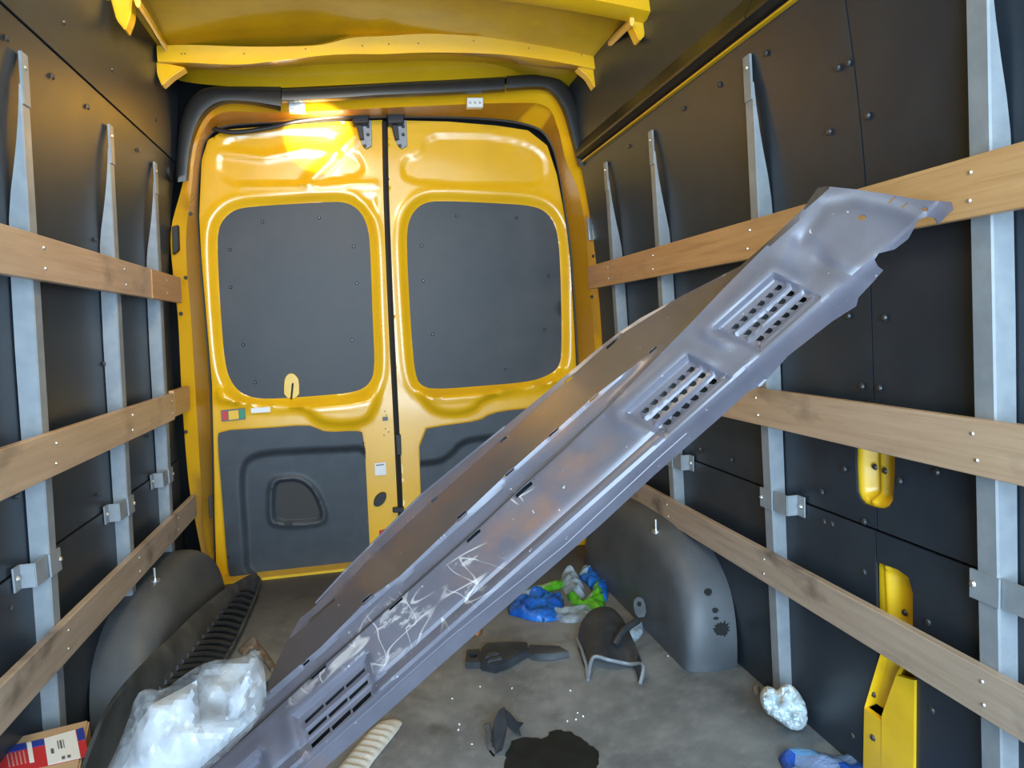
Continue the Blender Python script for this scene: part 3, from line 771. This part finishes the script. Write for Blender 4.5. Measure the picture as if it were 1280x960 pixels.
for p, ar, b in (((820, 664), aR, bR), ((194, 726), aL, bvh(aL))):
    q = b.ray_cast(V(CAM), V(ray(p)).normalized())[0]
    if q is not None:
        root = tag(empty('lashing_bolt', q), 'small shiny lashing bolt on top of the %s wheel arch' % ('right' if ar is aR else 'left'), 'bolt')
        bm = bmesh.new(); tube(bm, [q-V((0, 0, .006)), q+V((0, 0, .042))], .004, 8); finish('shank', bm, ZINC, root)
        bm = bmesh.new(); tube(bm, [q-V((0, 0, .006)), q+V((0, 0, .005))], .015, 12); finish('washer', bm, ZINC, root)

# ------------------------------------------------------------------ the leaning metal panel
D0 = 1.148; K = D0/FPX
AX = np.array([.749, -.663]); BX = np.array([-.663, -.749]); P0 = np.array([620., 770.])
def sw(P): d = np.asarray(P, float)-P0; return np.stack([d@AX, d@BX], 1)      # along / across, in px
def swp(px): return [tuple(q) for q in sw(px)]
RUST = [(.14, .085, .20, .05, .85), (.26, .10, .10, .04, .8), (.62, .18, .10, .05, .35), (.06, .20, .5, .035, .55), (.33, .155, .16, .02, .9), (-.38, .0, .03, .05, .5)]
SCUFF = [(-.145, .095, .10, .05, 1.), (-.02, .06, .10, .035, .55), (.02, .10, .05, .02, .9), (.16, .12, .03, .012, .9), (-.25, .115, .12, .012, .8)]
PANEL = panel_mat()
def across(line_px):                         # crease line -> w as function of s
    q = np.array(swp(line_px)); q = q[q[:, 0].argsort()]
    return lambda s: np.interp(s, q[:, 0], q[:, 1])
EXT = (-400, 328)                             # the creases run on parallel below the frame
def ext(l): return [(l[0][0]+EXT[0], l[0][1]+EXT[1]*1.08)]+l
C0 = across(ext([(382, 981), (475, 899), (550, 832), (620, 770), (750, 657), (820, 592), (935, 490), (1072, 380), (1200, 262)]))
C1 = across(ext([(372, 966), (562, 797), (705, 682), (820, 575), (925, 482), (1060, 372), (1195, 250)]))
C2 = across(ext([(345, 970), (392, 927), (460, 868), (535, 800), (647, 700), (732, 624), (805, 560), (895, 480), (1040, 350), (1180, 235)]))
C3 = across(ext([(332, 900), (400, 837), (500, 749), (595, 665), (647, 616), (707, 562), (760, 510), (865, 402), (905, 360), (1003, 262)]))
C4 = across(ext([(332, 868), (402, 808), (462, 747), (500, 720), (575, 648), (635, 591), (690, 542), (740, 497), (815, 440), (868, 396), (905, 357), (1003, 258)]))
C5 = across(ext([(395, 770), (465, 695), (540, 626), (630, 547), (710, 474), (765, 425), (840, 378), (905, 345), (1003, 255)]))
C6 = across(ext([(378, 772), (430, 715), (465, 680), (525, 620), (635, 530), (740, 442), (765, 422), (800, 398), (860, 366), (925, 333), (1003, 250)]))
vents = []
for (a, b, cdir, dcl) in (((913, 413), (977, 355), (15.5, 7.5), 0), ((800, 518), (868, 457), (14, 7.5), 0), ((380, 903), (457, 836), (4, 15), 1), ((250, 1026), (327, 958), (4, 15), 1)):
    vents.append((np.array(a, float), np.array(b, float), np.array(cdir, float), dcl))
def relief(s, w):
    c = [f(s) for f in (C0, C1, C2, C3, C4, C5, C6)]
    # px of depth towards the camera at each crease
    l = [-26, -8, 0, -52, -74, -74-3.8*np.maximum(c[5]-c[4], 0), -74-3.8*np.maximum(c[5]-c[4], 0)-1.4*np.maximum(c[6]-c[5], 0)]
    n = np.full(len(s), 0.)
    n = np.where(w < c[0], l[0], n)
    for i in range(6):
        den = np.maximum(c[i+1]-c[i], .5); t = np.clip((w-c[i])/den, 0, 1)
        v = l[i]+(l[i+1]-l[i])*t
        if i == 1: v = v+9*np.sin(t*math.pi)
        if i == 3: v = v-7*np.clip((den-6)/12, 0, 1)*sm(0, .12, t)*(1-sm(.7, 1, t))
        n = np.where((w >= c[i]) & (w <= c[i+1]), v, n)
    n = np.where(w > c[6], l[6], n)
    n -= 5*np.exp(-((w-c[2]-5)/4.)**2)*sm(430, 330, s)
    # pressed vent trays and louvre ridges
    P = np.stack([s, w], 1)
    for a, b, cd_, dcl in vents:
        q = np.array(swp([a-cd_*.9-(b-a)*.10, b-cd_*.9+(b-a)*.06, b+cd_*2.7+(b-a)*.06, a+cd_*2.7-(b-a)*.10]))
        m = (P[:, 0] > q[:, 0].min()-30) & (P[:, 0] < q[:, 0].max()+30) & (P[:, 1] > q[:, 1].min()-30) & (P[:, 1] < q[:, 1].max()+30)
        if not m.any(): continue
        d = sdf(P[m], q); add = 5*np.exp(-((d-9)/9)**2)*sm(-12, 12, w[m]-(q[:, 1].min()+q[:, 1].max())/2)-8*sm(5, -6, d)
        for k in range(3):
            ln = swp([a+cd_*k+cd_*.42, b+cd_*k+cd_*.42]); dd = seg_d(P[m], ln, False); add += 5*np.exp(-(dd/3.2)**2)
        n[m] += add
    # dished shoulder and step at the top end
    tip = swp([(1010, 325)])[0]; d = np.hypot(s-tip[0], w-tip[1]); n -= 9*np.exp(-((d-12)/18)**2)
    st_ = swp([(1010, 325), (1050, 340), (1085, 352)]); n -= 5*np.exp(-(seg_d(P, st_, False)/9)**2)
    bd = swp([(1000, 300), (1030, 258), (1070, 250), (1120, 262), (1150, 275)]); n -= 5*np.exp(-(seg_d(P, bd, False)/9)**2)
    n -= 16*sm(20, 120, s-swp([(1060, 300)])[0][0])
    return n
def panel_fn(a, b):
    n = relief(a, b)*K
    px = P0+a[:, None]*AX+b[:, None]*BX
    d = ((px[:, 0]-640)/FPX)[:, None]*_r-((px[:, 1]-480)/FPX)[:, None]*_u+_f
    return CAM+d*(D0-n)[:, None]
outline = [(24, 1262)] + [(382, 981), (475, 899), (550, 832), (620, 770), (750, 657), (820, 592), (900, 522), (935, 490), (952, 482), (985, 445), (1040, 402), (1070, 383), (1073, 372), (1090, 354), (1104, 338), (1097, 333), (1093, 325), (1098, 317), (1118, 312), (1135, 299), (1148, 275), (1158, 271), (1168, 273), (1173, 281), (1182, 271), (1192, 262), (1189, 253), (1150, 250), (1110, 243), (1070, 237), (1032, 233), (1022, 235), (1003, 262), (960, 302), (925, 333), (860, 366), (800, 398), (765, 422), (740, 442), (635, 530), (525, 620), (465, 680), (430, 715), (395, 757), (375, 773), (352, 815), (336, 850), (331, 885), (300, 918), (-16, 1196)]
holes = []
for a, b, c_, dcl in vents:
    ax = (b-a)/np.hypot(*(b-a)); cn = c_/np.hypot(*c_)
    if not dcl:
        for k in range(3):
            for i in range(6):
                o = a+c_*k+(b-a)*((i+.5)/6)
                h = [o-ax*5.0-cn*1.8, o+ax*4.4-cn*2.2, o+ax*5.0+cn*1.6, o+ax*2.0+cn*4.6, o-ax*2.6+cn*4.2]
                holes.append(swp(h))
    else:
        for k in range(3):
            o0 = a+c_*k; L = np.hypot(*(b-a))
            for i in range(3):
                u0, u1 = i/3+.012, (i+1)/3-.012
                t = 4.2 if k == 2 else 3.2
                holes.append(swp([o0+(b-a)*u0-cn*t*.5, o0+(b-a)*u1-cn*t*.8, o0+(b-a)*(u1-.005)+cn*t*.6, o0+(b-a)*(u0+.01)+cn*t]))
def slot(c, L, t, cl=None):
    c = np.array(c, float); a = AX*L/2; b = BX*t/2; sk_ = AX*t*.5
    holes.append(swp([c-a-b-sk_, c+a-b, c+a+b*.7+sk_*.3, c-a+b]))
for c, L, t in (((655, 611), 24, 6), ((592, 669), 20, 5), ((495, 754), 20, 4), ((398, 839), 22, 5), ((577, 643), 12, 3), ((637, 590), 12, 3), ((692, 540), 13, 3), ((459, 747), 14, 3), ((742, 497), 12, 3), ((543, 624), 9, 3.4), ((629, 549), 9, 3.4), ((711, 474), 9, 3.4), ((766, 428), 20, 4), ((403, 762), 40, 5), ((383, 828), 9, 3), ((816, 437), 10, 3)):
    slot(c, L, t)
def disc(c, rx, ry): return [(c[0]+rx*math.cos(t), c[1]+ry*math.sin(t)) for t in np.linspace(0, 2*math.pi, 14)[:-1]]
holes.append(swp(disc((1077, 272), 5.5, 3.6))); holes.append(swp(disc((1156, 262), 4, 2.6)))
holes.append(swp([(1109, 254), (1118, 246), (1120, 247), (1111, 255)])); holes.append(swp([(1125, 260), (1133, 254), (1135, 255), (1127, 261)]))
clines = []
for f, g in ((C1, None), (C2, None), (C3, None), (C4, C3), (C5, C4)):
    ss = [a for a in np.linspace(-800, 560, 270) if g is None or f(a)-g(a) > 6]; clines.append([(float(a), float(f(a))) for a in ss])
fine = []
for a, b, c_, dcl in vents[:3]:
    q = np.array(swp([a-c_, b-c_, b+c_*3, a+c_*3])); fine.append((q.min(0)-8, q.max(0)+8, 3.0))
mp = sheet('metal_panel', swp(outline), holes, panel_fn, 5.0, PANEL, None, .0014, sharp=24, uv=lambda P: P*K, lines=clines, fine=fine, flip=False)
tag(mp, 'long dented grey sheet-metal body panel with vents, leaning diagonally across the van', 'metal panel')
# black sheets added behind the vents to stand for shade in the holes
def vent_back(a, b, c_, nm):
    q = [a-c_*.7-(b-a)*.04, b-c_*.7+(b-a)*.04, b+c_*2.6+(b-a)*.04, a+c_*2.6-(b-a)*.04]
    def fn(u, v):
        n = relief(u, v); n = np.full_like(n, n.min()-8)*K+0
        px = P0+u[:, None]*AX+v[:, None]*BX
        d = ((px[:, 0]-640)/FPX)[:, None]*_r-((px[:, 1]-480)/FPX)[:, None]*_u+_f
        return CAM+d*(D0-n)[:, None]
    o = sheet('vent_backing', swp(q), [], fn, 12, BLK, mp, .002)
    o['label'] = nm
for v_ in vents[:3]: vent_back(v_[0], v_[1], v_[2], 'black sheet added behind the vent slots to stand for shade')
# rolled wire edge along the lower lip and the far edge
def edge_bead(name, f, s0, s1, rad, dn):
    ss = np.linspace(s0, s1, 90); X = panel_fn(ss, np.array([float(f(s)) for s in ss])+dn)
    bm = bmesh.new(); tube(bm, [V(x) for x in X], rad, 6); return finish(name, bm, PANEL, mp)
def seam_line():  # black tube stands for the shadow in the sheet seam
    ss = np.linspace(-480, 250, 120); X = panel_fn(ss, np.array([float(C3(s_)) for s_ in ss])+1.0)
    bm = bmesh.new(); tube(bm, [V(x) for x in X], .0017, 6); return finish('seam_shadow', bm, BLK, mp)
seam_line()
def slot_shade(f0, f1, s0, s1, back):  # added dark strip, so the slots show shade instead of bright surfaces behind
    ss = np.linspace(s0, s1, 60)
    a = panel_fn(ss, np.array([float(f0(q)) for q in ss])); b = panel_fn(ss, np.array([float(f1(q)) for q in ss]))
    off = _f*back
    o = loft('slot_shade_strip', [[V(x+off) for x in a], [V(x+off) for x in b]], TRIM, mp, .002)
    o['label'] = 'dark strip added behind the slots to stand for shade'
slot_shade(lambda q: C3(q)-14, lambda q: C4(q)+10, -480, 260, .022)
edge_bead('rolled_edge', C6, -158, 165, .0022, 0)
edge_bead('rolled_edge', C1, -500, 330, .0016, 0)

# ------------------------------------------------------------------ loose things on the floor
def mound(name, px, height, mat, parent=None, step=.012, ns=18, seed=0., base=.0, amp=.5, edge=.05, rot=None, smooth=1, sharp=180):
    poly = chaikin([xy(p) for p in px], smooth) if smooth else [xy(p) for p in px]
    def fn(a, b):
        P = np.stack([a, b], 1); d = np.maximum(-sdf(P, poly), 0)
        e = np.sqrt(np.clip(d/edge, 0, 1)*(2-np.clip(d/edge, 0, 1)))
        n = nz(P, ns, seed); r = 1-np.abs(nz(P, ns*.6, seed+9, 2))*2.2
        h = height*e*(1-amp*.5+amp*(.45*n+.30*(r-.5)+.55*creases(P, ns*.55, seed)))
        return np.stack([a+.010*e*n, b+.010*e*nz(P, ns, seed+4), base+np.maximum(h, .0)+.0015], 1)
    return sheet(name, poly, [], fn, step, mat, parent, .0012, sharp=sharp)
# blue and green wrapper
wr_ = tag(empty('plastic_wrapper', onZ((700, 755))), 'crumpled blue and green plastic wrapping lying beside the right wheel arch', 'wrapper')
mound('blue_sheet', [(632, 768), (640, 748), (662, 740), (690, 742), (706, 746), (704, 772), (690, 778), (664, 777), (648, 772)], .042, WRAPB, wr_, seed=1, ns=26, amp=1.1)
mound('blue_sheet', [(722, 722), (726, 712), (742, 711), (754, 720), (762, 738), (758, 756), (745, 748), (735, 732)], .048, WRAPB, wr_, seed=2, ns=26, amp=1.)
mound('green_sheet', [(706, 744), (716, 742), (734, 754), (742, 734), (752, 727), (757, 748), (757, 768), (746, 770), (732, 762), (714, 756)], .046, WRAPG, wr_, seed=3, ns=20, amp=1., edge=.03)
mound('green_sheet', [(656, 738), (690, 730), (706, 726), (708, 734), (680, 742), (658, 744)], .03, WRAPG, wr_, seed=4, amp=1., edge=.03)
mound('clear_sheet', [(700, 724), (704, 713), (716, 712), (730, 730), (732, 750), (712, 748), (702, 738)], .046, WRAPC, wr_, seed=5, ns=26, amp=1.1)
mound('clear_sheet', [(690, 762), (728, 758), (758, 762), (770, 772), (720, 780), (694, 778)], .022, WRAPC, wr_, seed=6, ns=26, amp=1.1, edge=.03)

def slab(name, px, h, mat, parent=None, z0=.002, bev=.003, fn=None, label=None):
    bm = bmesh.new(); f = bm.faces.new([bm.verts.new(onZ(p, z0)) for p in px])
    bmesh.ops.recalc_face_normals(bm, faces=bm.faces)
    if f.normal.z < 0: f.normal_flip()
    r = bmesh.ops.extrude_face_region(bm, geom=[f])
    for v in [g for g in r['geom'] if isinstance(g, bmesh.types.BMVert)]: v.co.z += h
    bmesh.ops.recalc_face_normals(bm, faces=bm.faces); bevel(bm, bev, 2)
    return finish(name, bm, mat, parent, 40)
# broken bracket
br = tag(empty('broken_bracket', onZ((640, 830))), 'broken black plastic bracket with a round hole, lying flat on the floor', 'plastic part')
slab('body', [(601, 838), (601, 822), (608, 814), (640, 812), (660, 813), (660, 822), (636, 836), (620, 842)], .030, PLAST, br)
slab('arm', [(658, 822), (662, 813), (700, 815), (712, 822), (690, 826), (668, 826)], .022, DUSTY, br)
def tabhole():
    c = [(582, 836), (584, 820), (600, 819), (602, 836)]
    P = [xy(p) for p in c]; ctr = np.mean(P, 0)
    return sheet('eyelet', P, [[(ctr[0]+.013*math.cos(t), ctr[1]+.016*math.sin(t)) for t in np.linspace(0, 6.283, 13)[:-1]]], lambda a, b: np.stack([a, b, np.full_like(a, .022)], 1), .02, PLAST, br, .02)
tabhole()
slab('rib', [(607, 836), (610, 830), (622, 828), (624, 831)], .038, DUSTY, br, bev=.001); slab('rib', [(610, 840), (612, 836), (626, 833), (628, 836)], .036, DUSTY, br, bev=.001)
# curved duct
du = tag(empty('duct_piece', onZ((765, 830))), 'curved black plastic duct with a pale cut edge near the right wheel arch', 'plastic part')
def duct():
    n = 16; L = []
    near = [(735, 850), (742, 836), (762, 838), (786, 836), (804, 846), (800, 856)]
    far = [(722, 812), (726, 798), (742, 788), (765, 786), (782, 796), (786, 808)]
    hz = [.0, .045, .075, .075, .045, .0]
    a = crom([onZ(p, 0)+V((0, 0, h*.7+.002)) for p, h in zip(near, [.0, .05, .045, .02, .05, .0])], 24); b = crom([onZ(p, 0)+V((0, 0, h+.002)) for p, h in zip(far, hz)], 24)
    m = [(x+y)/2+V((0, 0, .015*math.sin(math.pi*i/23))) for i, (x, y) in enumerate(zip(a, b))]
    loft('shell', [a, [(x*.75+y*.25)+V((0, 0, .010)) for x, y in zip(a, b)], m, [(x*.25+y*.75)+V((0, 0, .010)) for x, y in zip(a, b)], b], PLAST, du, .004, 60)
    bm = bmesh.new(); tube(bm, a, .006, 6); finish('cut_rim', bm, RIM, du)
    bm = bmesh.new(); tube(bm, [onZ((735, 850), .004), onZ((733, 832), .02), onZ((727, 812), .03), onZ((721, 798), .02)], .005, 6); finish('cut_rim', bm, RIM, du)
    bm = bmesh.new(); tube(bm, crom([onZ((768, 806), .05), onZ((780, 788), .08), onZ((797, 776), .09)], 8), .011, 8); finish('arm', bm, PLAST, du)
    e = sheet('eyelet', chaikin([(-.02, -.03), (.02, -.03), (.022, .02), (0, .035), (-.022, .02)], 1), [[(.008*math.cos(t), .01+.008*math.sin(t)) for t in np.linspace(0, 6.283, 11)[:-1]]], lambda a, b: np.stack([onZ((800, 768), .07).x+a, onZ((800, 768), .07).y+b*.4, .095+b], 1), .02, DUSTY, du, .006)
duct()
mound('clear_sheet', [(780, 800), (786, 782), (800, 778), (806, 788), (798, 800), (788, 806)], .03, WRAPC, du, seed=12, ns=30, amp=1.1, edge=.03)
# folded shard
sh = tag(empty('plastic_shard', onZ((628, 925))), 'folded black plastic shard standing on the floor beside the wet stain', 'plastic part')
def blade(px, hs, nm):
    bm = bmesh.new(); vs = [bm.verts.new(onZ(p, h+.003)) for p, h in zip(px, hs)]
    bm.faces.new(vs); bmesh.ops.recalc_face_normals(bm, faces=bm.faces)
    r = bmesh.ops.extrude_face_region(bm, geom=bm.faces[:])
    for v in [g for g in r['geom'] if isinstance(g, bmesh.types.BMVert)]: v.co += V((.003, .007, .0))
    bmesh.ops.recalc_face_normals(bm, faces=bm.faces)
    finish(nm, bm, PLAST if nm == 'blade' else DUSTY, sh, 20)
blade([(604, 907), (611, 938), (617, 946), (624, 936), (616, 926), (612, 905)], [.03, .0, 0, 0, .015, .035], 'rim')
blade([(613, 930), (617, 902), (623, 889), (630, 885), (634, 908), (628, 938), (620, 942)], [.008, .05, .07, .07, .05, .012, .0], 'blade')
blade([(628, 886), (636, 892), (646, 904), (654, 905), (648, 912), (651, 920), (642, 915), (632, 906)], [.068, .05, .02, .008, .0, .0, .008, .035], 'blade')
# beige ribbed piece, half under the metal panel
def beige():
    poly = chaikin([xy(p) for p in [(400, 990), (440, 940), (470, 906), (488, 901), (502, 902), (503, 908), (486, 930), (460, 962), (440, 1000)]], 1)
    a0 = np.array(xy((490, 905))); a1 = np.array(xy((425, 980))); ax = (a1-a0)/np.hypot(*(a1-a0))
    def fn(a, b):
        P = np.stack([a, b], 1); d = np.maximum(-sdf(P, poly), 0); t = (P-a0)@ax
        h = .010*np.sqrt(np.clip(d/.02, 0, 1))+.0035*np.sin(t/.026*2*math.pi)*sm(0, .02, d)*(t > .03)
        return np.stack([a, b, .004+h], 1)
    o = sheet('ribbed_cover', poly, [], fn, .007, BEIGE, None, .003, sharp=50)
    tag(o, 'pale beige ribbed plastic cover on the floor under the metal panel', 'plastic part')
beige()
# long ribbed black moulding along the left wheel arch
def strip():
    L = [(318, 716), (285, 735), (250, 762), (210, 800), (170, 838), (135, 880), (112, 930), (95, 985)]
    R = [(326, 722), (320, 748), (306, 782), (290, 815), (268, 848), (236, 890), (195, 940), (150, 1000)]
    def at(p, h): return onZ(p, h)
    n = 220
    def atL(p):
        q = onZ(p, .02)
        return on(p, 0, -.730) if q.x < -.730 else q
    HL = crom([atL(p) for p in L], n); HR = crom([at(p, .01) for p in R], n)
    rings = []
    for k, (q, h) in enumerate(((0, -.01), (.04, .012), (.18, .030), (.36, .034), (.46, .022))):
        rings.append([l.lerp(r, q)+V((0, 0, h*min(1, .25+i/n*4))) for i, (l, r) in enumerate(zip(HL, HR))])
    root = tag(empty('ribbed_moulding', onZ((215, 840))), 'long black ribbed plastic moulding lying along the left wheel arch', 'moulding')
    loft('smooth_band', rings+[[l.lerp(r, .47)+V((0, 0, .0*min(1, .25+i/n*4))) for i, (l, r) in enumerate(zip(HL, HR))]], DUSTY, root, .004, 60)
    loft('base', [[l.lerp(r, q)+V((0, 0, h*min(1, .25+i/n*4))) for i, (l, r) in enumerate(zip(HL, HR))] for q, h in ((.45, .004), (.7, .004), (.96, .004))], PLAST, root, .003, 60)
    k = 0
    for i in range(34, n-30, 7):
        f = min(1, .25+i/n*4)
        a = HL[i].lerp(HR[i], .45)+V((0, 0, .018*f)); j = max(0, i-7); b = HL[j].lerp(HR[j], .95)+V((0, 0, .012*f)); m = (a+b)/2+V((0, 0, .008))
        bm = bmesh.new(); tube(bm, crom([a, m, b], 8), .0075, 6, flat=.8); finish('rib', bm, PLAST, root)
    bm = bmesh.new(); tube(bm, [r+V((0, 0, .018*min(1, .25+i/n*4))) for i, r in enumerate(HR)][8:-20:4], .0075, 6); finish('outer_rim', bm, DUSTY, root)
strip()
# brown torn paper behind the bag
o = mound('torn_cardboard', [(297, 813), (311, 799), (322, 803), (334, 816), (346, 834), (341, 846), (333, 832), (322, 822), (314, 812), (305, 824)], .020, BROWN, seed=21, ns=25, amp=1., smooth=0, edge=.03, step=.008)
tag(o, 'small torn brown cardboard scrap on the floor behind the plastic bag', 'cardboard')
# crumpled tissue
o = mound('brown_leaf', [(940, 860), (947, 856), (951, 864), (946, 870), (941, 866)], .02, BROWN, seed=33, ns=40, amp=.8, edge=.02, step=.006); tag(o, 'small reddish-brown scrap beside the white tissue', 'scrap')
# blue bag at the bottom edge
o = mound('blue_bag', [(970, 944), (990, 941), (1040, 946), (1085, 948), (1105, 952), (1135, 975), (1150, 1010), (1110, 1050), (1040, 1060), (1000, 1010), (980, 965)], .030, BLUEB, seed=41, ns=16, amp=.8, edge=.03)
tag(o, 'shiny blue plastic bag on the floor at the bottom of the picture', 'plastic bag')
# glass and grit crumbs
CR = bolt_mesh('crumb', .0042, .004, LAMP)
for i, (x, y) in enumerate([(565, 873), (574, 905), (573, 912), (722, 891), (729, 895), (720, 899), (709, 901), (713, 863), (690, 770), (835, 820), (969, 886), (790, 796), (640, 860), (600, 858), (395, 765), (436, 742), (590, 930)]):
    q = onZ((x, y), .003); o = bpy.data.objects.new('glass_crumb', CR); COL.objects.link(o); o.location = q; o.scale = (.6, .8, .7); o.rotation_euler = (random.uniform(-.5, .5), .4, random.uniform(0, 6))
    tag(o, 'tiny pale crumb of broken glass on the floor', 'crumb', 'broken glass crumbs scattered on the floor')
o = mound('orange_chip', [(590, 792), (597, 785), (604, 787), (602, 794), (594, 797)], .02, pm('orange_plastic', (.35, .15, .05), .5), seed=51, edge=.02, step=.006); tag(o, 'small orange-brown chip on the floor near the broken bracket', 'scrap')

# ------------------------------------------------------------------ cardboard box
def box():
    zt = .25
    a, b = onZ((0, 926), zt), onZ((112, 899), zt); ux = (b-a); ux.z = 0; ux.normalize(); uy = V((ux.y, -ux.x, 0))
    W_, Dp = .20, .26; p0 = b-ux*W_
    root = tag(empty('cardboard_box', V((b.x-.1, b.y-.1, 0))), 'brown cardboard box with a red and blue printed top and white label', 'box')
    bm = bmesh.new(); add_box(bm, (0, 0, 0), (W_, Dp, zt), lambda c: p0+ux*c.x+uy*c.y+V((0, 0, c.z-zt)))
    bmesh.ops.recalc_face_normals(bm, faces=bm.faces); bevel(bm, .004, 2); body = finish('body', bm, CARD, root, 30)
    def flat(nm, px, mt, par, lift):
        bm = bmesh.new(); bm.faces.new([bm.verts.new(onZ(p, zt+lift)) for p in px]); bmesh.ops.recalc_face_normals(bm, faces=bm.faces)
        if bm.faces[:][0].normal.z < 0: bm.faces[:][0].normal_flip()
        thicken(bm, .0008); return finish(nm, bm, mt, par, 30)
    pr_ = flat('red_print', [(-14, 940), (104, 911), (111, 945), (60, 957), (-10, 972)], RED, root, .0012)
    flat('blue_band', [(-14, 938), (55, 923), (58, 930), (-13, 946)], BLUEP, pr_, .0022)
    flat('blue_band', [(95, 912), (104, 909), (107, 923), (98, 926)], BLUEP, pr_, .0022)
    lb = flat('white_label', [(55, 923), (94, 912), (101, 947), (60, 956)], WHITE, root, .0030)
    for q in ([(71, 926), (72.4, 925.6), (74.4, 935.6), (73, 936)], [(74, 925.4), (76.4, 924.8), (78.4, 934.8), (76, 935.4)], [(78, 924.4), (79, 924.2), (81, 934.2), (80, 934.4)], [(63, 936), (67, 935), (68, 941), (64, 942)], [(77, 945.6), (81, 944.6), (81.5, 948), (77.5, 949)], [(84, 944), (88, 943), (88.5, 946), (84.5, 947)]): flat('printed_block', q, GREYP, lb, .0040)
    flat('white_strip', [(33, 928), (39, 927), (43, 952), (37, 953)], WHITE, pr_, .0030)
    for y in range(5): flat('printed_line', [(8+y*5, 943-y*1.2), (10+y*5, 942.6-y*1.2), (13+y*5, 958-y*1.2), (11+y*5, 958.4-y*1.2)], pm('pink_print', (.6, .25, .25), .5) if y == 0 else bpy.data.materials['pink_print'], pr_, .0022)
box()
# ------------------------------------------------------------------ clear plastic bag with white contents
def pillow(name, px, depth, bulge, mat, parent, step=7., seed=0., amp=.5, ns=.02, edge=70., it=1, clamp=None):
    poly = chaikin(px, it)
    def side(sg):
        def fn(a, b):
            P = np.stack([a, b], 1); d = np.maximum(-sdf(P, poly), 0); t = np.clip(d/edge, 0, 1)
            e = np.sqrt(t*(2-t)); n = nz(P, ns, seed+sg); r = 1-2*np.abs(nz(P, ns*.55, seed+5+sg, 2))
            h = bulge*e*(1+amp*(.6*n+.4*r-.5+1.3*creases(P, ns*.75, seed+3*sg)))
            dd = ((a-640)/FPX)[:, None]*_r-((b-480)/FPX)[:, None]*_u+_f
            return CAM+dd*(depth-sg*h)[:, None]
        return fn
    bm = bmesh.new()
    o1 = sheet(name, poly, [], side(1), step, mat, parent, 0, flip=True, sharp=26)
    o2 = sheet('tmp', poly, [], side(-1), step, mat, parent, 0, flip=False, sharp=26)
    bm.from_mesh(o1.data); n1 = len(bm.verts); bmesh.ops.translate(bm, verts=bm.verts, vec=WLOC[o1.name])
    bm.from_mesh(o2.data); bm.verts.ensure_lookup_table(); bmesh.ops.translate(bm, verts=bm.verts[n1:], vec=WLOC[o2.name])
    bmesh.ops.remove_doubles(bm, verts=bm.verts, dist=.0006)
    for o in (o1, o2): bpy.data.objects.remove(o)
    bmesh.ops.recalc_face_normals(bm, faces=bm.faces)
    if clamp:
        for v in bm.verts: v.co = clamp(v.co)
    o = finish('tmp', bm, mat, parent, 26); o.name = name; WLOC[o.name] = V(o.location); return o
bag = tag(empty('plastic_bag', (-.50, 1.0, 0)), 'clear plastic bag stuffed with white paper beside the cardboard box', 'plastic bag')
BAGPX = [(140, 950), (158, 908), (170, 868), (184, 860), (204, 864), (232, 842), (262, 825), (300, 824), (324, 808), (331, 835), (334, 880), (320, 905), (290, 936), (255, 966), (190, 1010), (160, 1080), (120, 1200), (60, 1290), (-60, 1290), (-20, 1150), (60, 1040), (120, 985)]
pillow('film', BAGPX, 1.02, .055, FILM, bag, seed=61, amp=.6, ns=.022, edge=45)
PAPER = pm('white_wrapping_paper', (.36, .365, .38), .5, (.27, .28, .31), 8, bs=25, bstr=.5)
pillow('white_paper', [(160, 950), (172, 905), (190, 880), (225, 862), (246, 850), (250, 905), (300, 900), (318, 880), (322, 895), (285, 930), (250, 960), (185, 1000), (150, 1090), (100, 1200), (50, 1270), (-40, 1270), (0, 1150), (80, 1040), (130, 990)], 1.025, .040, PAPER, bag, seed=71, amp=.55, ns=.02, edge=40, it=0)
pillow('white_paper', [(282, 900), (284, 868), (300, 846), (312, 838), (316, 850), (308, 885), (296, 898)], 1.025, .018, PAPER, bag, seed=81, amp=.4, edge=14, it=0, step=5)

ti = pillow('crumpled_tissue', [(949, 860), (951, 850), (957, 843), (966, 845), (971, 850), (978, 841), (990, 842), (999, 852), (1008, 868), (1010, 890), (1000, 900), (985, 897), (970, 885), (956, 876)], 1.83, .045, TISS, None, step=2.4, seed=91, amp=.9, ns=.10, edge=18, clamp=lambda c: V((min(c.x, float(xw(c.z))-.006), c.y, max(c.z-.03, .002))))
tag(ti, 'crumpled white tissue at the foot of the right wall', 'tissue')
